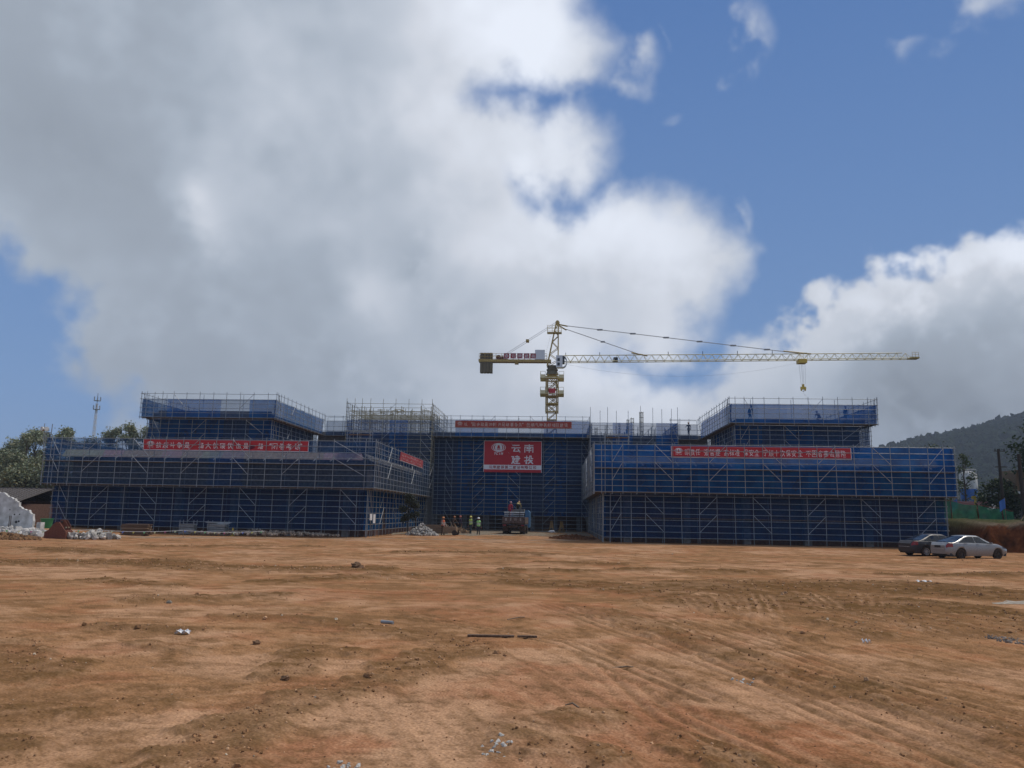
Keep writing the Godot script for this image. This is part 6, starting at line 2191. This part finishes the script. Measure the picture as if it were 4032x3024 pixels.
func build_yard_things() -> void:
	rng.seed = 321
	var stone := mat("stone", 1, 1, 1, 0.95)
	stone.vertex_color_use_as_albedo = true
	stone.specular_mode = BaseMaterial3D.SPECULAR_DISABLED
	# rubble: nobody could count it
	heap("grey broken concrete heap beside the handcart", "rubble", "rubble", Vector3(-13.0, 0.1, -76.2), 1.55, 1.0, 1.15, 420, 0.13, Color(0.33, 0.315, 0.29), 0.4)
	heap("pale crushed rubble strewn along the foot of the dusty wing", "rubble", "rubble", Vector3(-25.0, 0.2, -66.3), 6.8, 1.5, 0.35, 520, 0.13, Color(0.26, 0.215, 0.175), 0.45)
	heap("white lumps of demolished wall in front of the broken wall", "rubble", "rubble", Vector3(-41.0, 0.15, -56.0), 5.0, 2.2, 0.6, 420, 0.26, Color(0.46, 0.44, 0.41), 0.4)
	heap("white and grey rubble beside the rusty bucket", "rubble", "rubble", Vector3(-32.6, 0.1, -54.6), 1.7, 1.1, 0.4, 130, 0.22, Color(0.40, 0.37, 0.33), 0.45)
	heap("reddish excavated soil heap at the corner of the blue wing", "soil", "soil_heap", Vector3(1.4, 0.0, -75.0), 2.2, 1.6, 0.42, 800, 0.16, Color(0.16, 0.070, 0.034), 0.3)
	heap("low brown soil mound in front of the demolished house", "soil", "soil_heap", Vector3(-37.4, 0.0, -50.8), 3.4, 1.3, 0.5, 900, 0.16, Color(0.20, 0.115, 0.06), 0.3)
	heap("grey gravel spread at the edge of the yard", "gravel", "gravel", Vector3(9.5, ground_y(9.5, -16.2) + 0.005, -16.2), 1.2, 1.0, 0.0, 900, 0.026, Color(0.25, 0.215, 0.185), 0.4)
	heap("tangled broken timber and rubble behind the handcart", "rubble", "rubble", Vector3(-10.9, 0.15, -84.0), 1.7, 1.2, 0.8, 240, 0.16, Color(0.24, 0.16, 0.10), 0.4)
	# clods of loose soil, thickest where the soil is turned
	var places := []
	var tints := []
	while places.size() < 5500:
		var z := -5.0 - pow(rng.randf(), 1.7) * 45.0
		var x := rng.randf_range(-1.0, 1.0) * (2.0 - z * 0.72)
		var soil := map_at(soil_map, x, z)
		if rng.randf() > 0.16 + soil * 0.8:
			continue
		var s := rng.randf_range(0.004, 0.013) * (1.0 + soil * 1.0) * (0.7 - z * 0.03)
		if rng.randf() < 0.012:
			s *= 2.6
		places.append(Transform3D(tilt(Vector3(s, s * 0.75, s)), Vector3(x, ground_y(x, z) + s * 0.15, z)))
		var g := rng.randf_range(0.6, 1.4)
		var k := rng.randf()
		var c := Color(0.30, 0.165, 0.085) if k < 0.75 else (Color(0.46, 0.28, 0.16) if k < 0.97 else Color(0.46, 0.38, 0.28))
		tints.append(Color(c.r * g, c.g * g, c.b * g))
	var clods := scatter(lump(12, 0.6, 4), stone, self, "soil_clods", places, tints)
	clods.set_meta("label", "loose clods and pebbles strewn over the yard")
	clods.set_meta("category", "soil")
	# single stones and litter that can be told apart
	for p: Array in [[-6.97, -9.6, 0.06, 0.42, "pale"], [-3.55, -10.6, 0.05, 0.2, "brown"], [-9.1, -18.6, 0.06, 0.32, "pale"], [-5.0, -13.4, 0.055, 0.14, "brown"], [-7.75, -30.9, 0.2, 0.15, "dark brown"]]:
		var o := mesh_node(lump(int(p[0] * 10.0) + 400, 0.5, 6), M["soil_lump_%s" % p[4].split(" ")[-1]] if M.has("soil_lump_%s" % p[4].split(" ")[-1]) else lump_material(p[4].split(" ")[-1]), self, "stone")
		o.position = Vector3(p[0], ground_y(p[0], p[1]) + p[2] * 0.35, p[1])
		o.scale = Vector3(p[2] * 1.2, p[2] * 0.75, p[2])
		tag(o, {-6.97: "rounded pale stone lying alone on the earth", -3.55: "small brown stone on the light trodden patch", -9.1: "pale stone far from any track", -5.0: "small dark stone below the crumpled white paper", -7.75: "big dark clod at the end of the soil ridge"}[p[0]], "stone", "loose stones in the yard")
	var plank := thing("timber_plank", "long narrow brown plank lying across the yard", "plank", Vector3(-1.0, ground_y(-1.0, -14.85) + 0.02, -14.85), 0.04)
	block(plank, "board", Vector3(-0.2, 0.01, 0), Vector3(0.85, 0.03, 0.09), M.timber)
	block(plank, "batten", Vector3(0.46, 0.012, 0.02), Vector3(0.36, 0.035, 0.06), M.timber)
	var pipe := thing("pipe_offcut", "short grey pipe offcut on the turned soil", "pipe", Vector3(-3.36, ground_y(-3.36, -16.0) + 0.03, -16.0), -0.4)
	bar(pipe, "tube", Vector3(-0.14, 0.03, 0), Vector3(0.14, 0.03, 0), 0.035, M.steel)
	for p: Array in [[-6.63, -14.17, 0.26, 0.16, "crumpled white paper beside a strip of dark clods"], [13.15, -29.85, 0.5, 0.25, "white sheet of litter on the dark wheel tracks"], [5.6, -15.2, 0.14, 0.1, "small grey scrap of plastic among the wheel tracks"]]:
		var st := st_new()
		for i in 6:
			for j in 4:
				var f := func(u: int, v: int) -> Vector3: return Vector3((u / 6.0 - 0.5) * p[2], 0.03 + 0.03 * sin(u * 2.1 + v * 1.3) + 0.015 * cos(v * 3.0), (v / 4.0 - 0.5) * p[3])
				st_quad(st, f.call(i, j), f.call(i, j + 1), f.call(i + 1, j + 1), f.call(i + 1, j))
		var o := st_put(st, self, "paper_scrap", M.white_paint)
		o.position = Vector3(p[0], ground_y(p[0], p[1]) + 0.01, p[1])
		tag(o, p[4], "litter", "litter in the yard")
	for p: Array in [[-0.56, -7.87, 26, "scatter of white plaster lumps in the near yard"], [-1.83, -7.2, 14, "small patch of white plaster crumbs"], [2.6, -11.4, 8, "few pale plaster crumbs by the wheel tracks"]]:
		var pl := []
		var ct := []
		for k in int(p[2]):
			var s := rng.randf_range(0.008, 0.03)
			var q := Vector3(p[0] + rng.randfn() * 0.09, 0, p[1] + rng.randfn() * 0.12)
			q.y = ground_y(q.x, q.z) + s * 0.1
			pl.append(Transform3D(tilt(Vector3(s, s * 0.6, s)), q))
			ct.append(Color(0.55, 0.52, 0.47) * rng.randf_range(0.7, 1.1))
		var o := scatter(lump(33, 0.5, 5), stone, self, "plaster_crumbs", pl, ct)
		o.set_meta("label", p[3])
		o.set_meta("category", "rubble")
	# stick and sheets
	for p: Array in [[0.98, -12.2, 0.35, 0.3, "thin pale stick lying on the light trodden earth"], [-0.85, -17.3, 0.6, 0.9, "bent pale root beside the long plank"], [0.2, -9.6, 0.2, 2.2, "short brown stick among the clods"]]:
		var o := thing("stick", p[4], "stick", Vector3(p[0], ground_y(p[0], p[1]), p[1]), p[3], "sticks in the yard")
		bar(o, "twig", Vector3(-p[2] * 0.5, 0.025, 0), Vector3(0.05, 0.045, 0.02), 0.012, M.timber_pale)
		bar(o, "twig", Vector3(0.05, 0.045, 0.02), Vector3(p[2] * 0.5, 0.02, -0.05), 0.010, M.timber_pale)
	# dried cement spill
	var st := st_new()
	for k in 36:
		var f := func(i: int, r0: float) -> Vector3:
			var a := TAU * i / 36.0
			var r := r0 * (1.0 + 0.25 * sin(a * 3.0) + 0.12 * cos(a * 5.0) + 0.06 * sin(a * 11.0))
			var q := Vector3(cos(a) * 1.1 * r, 0, sin(a) * 0.45 * r)
			q.y = ground_y(13.2 + q.x, -23.3 + q.z) - ground_y(13.2, -23.3) + 0.02 - 0.05 * maxf(0.0, r0 - 0.75)
			return q
		for e in 4:
			st_quad(st, f.call(k, e * 0.25), f.call(k + 1, e * 0.25), f.call(k + 1, e * 0.25 + 0.25), f.call(k, e * 0.25 + 0.25), 0)
	grain(mat("cement", 0.50, 0.44, 0.36, 0.95), noise_tex(95, 0.03, Color(0.6, 0.58, 0.55), Color(1, 1, 1), 256), 0.6)
	var spill := st_put(st, self, "cement_spill", M.cement)
	spill.position = Vector3(13.2, ground_y(13.2, -23.3), -23.3)
	tag(spill, "pale dried cement spill at the edge of the yard", "spill")
	# timber stack
	var stack := thing("timber_stack", "neat stack of dark boards in front of the dusty wing", "timber", Vector3(-33.4, ground_y(-33.4, -61.6), -61.8), 0.12)
	for row in 9:
		for k in 4:
			block(stack, "plank", Vector3(rng.randf_range(-0.08, 0.08), 0.10 + row * 0.095, -0.45 + k * 0.3), Vector3(2.0 + rng.randf_range(-0.15, 0.1), 0.075, 0.26), M.timber if rng.randf() < 0.8 else M.timber_pale)
	for x: float in [-0.7, 0.7]:
		block(stack, "bearer", Vector3(x, 0.03, 0), Vector3(0.12, 0.07, 1.3), M.timber)
	# two racks of scaffold fittings
	for k in 2:
		var r := thing("tube_rack", ["upright-posted rack of short galvanised ledgers by the timber stack", "rack of galvanised tubes with loose ones thrown on top, by the traffic cone"][k], "rack", Vector3([-31.3, -28.7][k], ground_y(-30.0, -66.2) + 0.02, -66.2), [0.1, -0.05][k], "racks of scaffold tubes")
		var w: float = [1.15, 1.45][k]
		for x: float in [-0.5, 0.5]:
			for z: float in [-0.4, 0.4]:
				bar(r, "post", Vector3(x * w, 0, z), Vector3(x * w, 1.25, z), 0.03, M.steel)
		for y: float in [0.12, 0.9]:
			for z: float in [-0.4, 0.4]:
				bar(r, "rail", Vector3(-0.5 * w, y, z), Vector3(0.5 * w, y, z), 0.025, M.steel)
		for row in 7:
			for c in 5:
				bar(r, "tube", Vector3(-0.5 * w - rng.randf_range(0.0, 0.1), 0.2 + row * 0.11, -0.35 + c * 0.17), Vector3(0.5 * w + rng.randf_range(0.0, 0.1), 0.2 + row * 0.11 + rng.randf_range(-0.03, 0.03), -0.35 + c * 0.17), 0.045, M.steel if (row + c) % 3 else M.steel_bright)
		if k == 1:
			for c in 4:
				bar(r, "loose_tube", Vector3(-1.0, 1.0 + c * 0.03, -0.3 + c * 0.2), Vector3(0.9 + c * 0.05, 0.92 + c * 0.05, 0.35 - c * 0.2), 0.03, M.steel_bright)
	var cone := thing("traffic_cone", "single yellow traffic cone at the foot of the dusty wing", "traffic cone", Vector3(-27.5, ground_y(-27.5, -66.4), -66.4))
	st = st_new()
	st_tube(st, Vector3(0, 0.03, 0), Vector3(0, 0.68, 0), 0.17, 0.035, 14)
	st_put(st, cone, "shaft", M.yellow_paint)
	block(cone, "foot", Vector3(0, 0.02, 0), Vector3(0.4, 0.04, 0.4), M.yellow_paint)
	# rusty excavator bucket on its block
	var b := thing("excavator_bucket", "rust-red excavator bucket standing mouth down by the bunting", "excavator bucket", Vector3(-34.75, ground_y(-34.7, -54.0) - 0.03, -53.7), 0.15)
	st = st_new()
	prism(st, [Vector2(-0.78, 0), Vector2(-0.80, 0.5), Vector2(-0.55, 0.62), Vector2(-0.32, 0.95), Vector2(-0.12, 1.18), Vector2(0.1, 1.2), Vector2(0.5, 0.66), Vector2(0.62, 0.55), Vector2(0.66, 0)], 0.06)
	st_put(st, b, "side_plate", M.rust)
	st = st_new()
	prism(st, [Vector2(-0.78, 0), Vector2(-0.80, 0.5), Vector2(-0.55, 0.62), Vector2(-0.32, 0.95), Vector2(-0.12, 1.18), Vector2(0.1, 1.2), Vector2(0.5, 0.66), Vector2(0.62, 0.55), Vector2(0.66, 0)], 0.06)
	st_put(st, b, "side_plate", M.rust).position.z = -1.0
	st = st_new()
	var prof := [Vector2(-0.76, 0.0), Vector2(-0.78, 0.48), Vector2(-0.53, 0.60), Vector2(-0.30, 0.93), Vector2(-0.12, 1.15), Vector2(0.1, 1.17), Vector2(0.48, 0.64), Vector2(0.6, 0.53), Vector2(0.64, 0.0)]
	for k in prof.size() - 1:
		st_quad(st, Vector3(prof[k].x, prof[k].y, -0.05), Vector3(prof[k].x, prof[k].y, -1.02), Vector3(prof[k + 1].x, prof[k + 1].y, -1.02), Vector3(prof[k + 1].x, prof[k + 1].y, -0.05))
	st_put(st, b, "shell", M.rust)
	for z: float in [-0.3, -0.7]:
		st = st_new()
		prism(st, [Vector2(0.05, 1.0), Vector2(0.05, 1.3), Vector2(0.2, 1.36), Vector2(0.36, 1.3), Vector2(0.62, 0.9), Vector2(0.62, 0.62), Vector2(0.4, 0.7)], 0.06)
		st_put(st, b, "ear", M.rust).position.z = z
	bar(b, "pin", Vector3(0.2, 1.2, -0.2), Vector3(0.2, 1.2, -0.85), 0.06, M.dark)
	bar(b, "pin", Vector3(0.5, 0.8, -0.2), Vector3(0.5, 0.8, -0.85), 0.06, M.steel_worn)
	for k in 5:
		block(b, "tooth", Vector3(-0.82, 0.06, -0.14 - k * 0.2), Vector3(0.2, 0.1, 0.1), M.mud)
	# bunting line
	var bunt := thing("bunting_line", "sagging line of small coloured pennants in front of the dusty wing", "bunting", Vector3(-33.0, 0, -55.0))
	var pt := func(t: float) -> Vector3: return Vector3(lerpf(-5.6, 9.4, t), 0.62 - 0.10 * t - 0.12 * sin(PI * fposmod(t * 3.0, 1.0)), lerpf(2.8, -8.6, t))
	st = st_new()
	for k in 45:
		st_tube(st, pt.call(k / 45.0), pt.call((k + 1) / 45.0), 0.012, -1.0, 4)
	st_put(st, bunt, "cord", M.white_paint)
	for k in 4:
		var q: Vector3 = pt.call(k / 3.0)
		bar(bunt, "stake", Vector3(q.x, -0.2, q.z), Vector3(q.x, q.y + 0.05, q.z), 0.02, M.timber_pale)
	var tones := [[0.62, 0.55, 0.12], [0.12, 0.18, 0.5], [0.55, 0.6, 0.35], [0.5, 0.12, 0.2], [0.65, 0.6, 0.3], [0.2, 0.5, 0.2]]
	for i in tones.size():
		mat("pennant_%d" % i, tones[i][0], tones[i][1], tones[i][2], 0.8).cull_mode = BaseMaterial3D.CULL_DISABLED
	for k in 26:
		var q: Vector3 = pt.call((k + 0.5) / 26.0)
		st = st_new()
		st.set_smooth_group(-1)
		for v: Vector3 in [Vector3(-0.09, 0, 0), Vector3(0.09, 0.0, -0.02), Vector3(0.03 * sin(k), -0.16, 0.05)]:
			st.add_vertex(v)
		var pn := st_put(st, bunt, "pennant", M["pennant_%d" % (k * 5 % 6)])
		pn.position = q
	# handcart by the rubble
	var cart := thing("handcart", "old flat handcart with a boarded box beside the orange-vested worker", "handcart", Vector3(-10.4, 0.05, -77.8), -0.1)
	block(cart, "box", Vector3(-0.1, 0.55, 0), Vector3(1.3, 0.55, 0.85), M.timber_pale)
	for s: int in [-1, 1]:
		bar(cart, "wheel", Vector3(0.45, 0.28, s * 0.48 - 0.03), Vector3(0.45, 0.28, s * 0.48 + 0.03), 0.28, M.tyre_dusty)
		bar(cart, "handle", Vector3(-0.7, 0.6, s * 0.3), Vector3(-1.5, 0.85, s * 0.3), 0.03, M.timber)
	bar(cart, "axle", Vector3(0.45, 0.28, -0.5), Vector3(0.45, 0.28, 0.5), 0.03, M.dark)
	var site := thing("site_box", "long brown boarded crate behind the orange-vested worker", "crate", Vector3(-12.2, 0.12, -80.6))
	for k in 5:
		block(site, "board", Vector3(0, 0.1 + k * 0.18, 0.4), Vector3(2.3, 0.165, 0.03), M.timber_pale)
	slab(site, "box", -1.1, 1.1, 0, 0.9, -0.4, 0.37, M.timber)
	for k in 12:
		var o := thing("timber_offcut", "rough splintered timber offcut sticking out of the heap behind the handcart", "timber", Vector3(-10.9 + rng.randf_range(-1.4, 1.4), 0.3, -83.6 + rng.randf_range(-0.6, 0.6)), rng.randf() * TAU, "timber offcuts in the heap")
		var dir := Vector3(rng.randf_range(0.3, 1.0), rng.randf_range(0.1, 0.9), 0).normalized()
		bar(o, "stick", Vector3.ZERO, dir * rng.randf_range(0.7, 1.3), 0.035, M.timber_pale)
	mat("ochre", 0.28, 0.16, 0.05, 0.7)
	# two yellow trestles before the entrance
	for k in 2:
		var o := thing("trestle", ["ochre steel trestle standing at the entrance next to the truck", "second ochre trestle behind the soil heap"][k], "trestle", Vector3([-0.75, 0.45][k], 0.14, -96.0), 0.3 * k, "ochre trestles")
		for s: int in [-1, 1]:
			for e: int in [-1, 1]:
				bar(o, "leg", Vector3(s * 0.28, 0, e * 0.25), Vector3(s * 0.1, 1.25, e * 0.05), 0.045, M.ochre)
			bar(o, "rung", Vector3(s * 0.22, 0.4, -0.17), Vector3(s * 0.22, 0.4, 0.17), 0.03, M.ochre)
		block(o, "top", Vector3(0, 1.25, 0), Vector3(0.34, 0.12, 0.22), M.ochre)
		block(o, "panel", Vector3(0, 0.85, 0.12), Vector3(0.3, 0.6, 0.03), M.ochre)
	var bag := mesh_node(lump(61, 0.3, 6), M.white_paint, self, "cement_bag")
	bag.position = Vector3(-0.7, 0.28, -94.6)
	bag.scale = Vector3(0.4, 0.15, 0.25)
	tag(bag, "white bag lying at the foot of the ochre trestle", "bag")
	# notices taped to the court side net
	for k in 2:
		var o := mesh_node(box_of(Vector3(0.02, [0.55, 0.8][k], [0.9, 0.8][k])), M.white_paint, self, "notice_sheet")
		o.position = Vector3(-16.55, [1.75, 1.6][k], [-70.0, -71.3][k])
		tag(o, ["pair of white notices taped at the corner of the court side net", "taller white notice beside the corner pair on the court side net"][k], "notice", "notices on the net")


func lump_material(key: String) -> StandardMaterial3D:
	var c: Array = {"pale": [0.42, 0.36, 0.28], "brown": [0.30, 0.17, 0.09]}[key]
	var m := mat("soil_lump_" + key, c[0], c[1], c[2], 0.95)
	grain(m, noise_tex(91, 0.05, Color(0.5, 0.5, 0.5), Color(1, 1, 1), 256), 3.0)
	return m
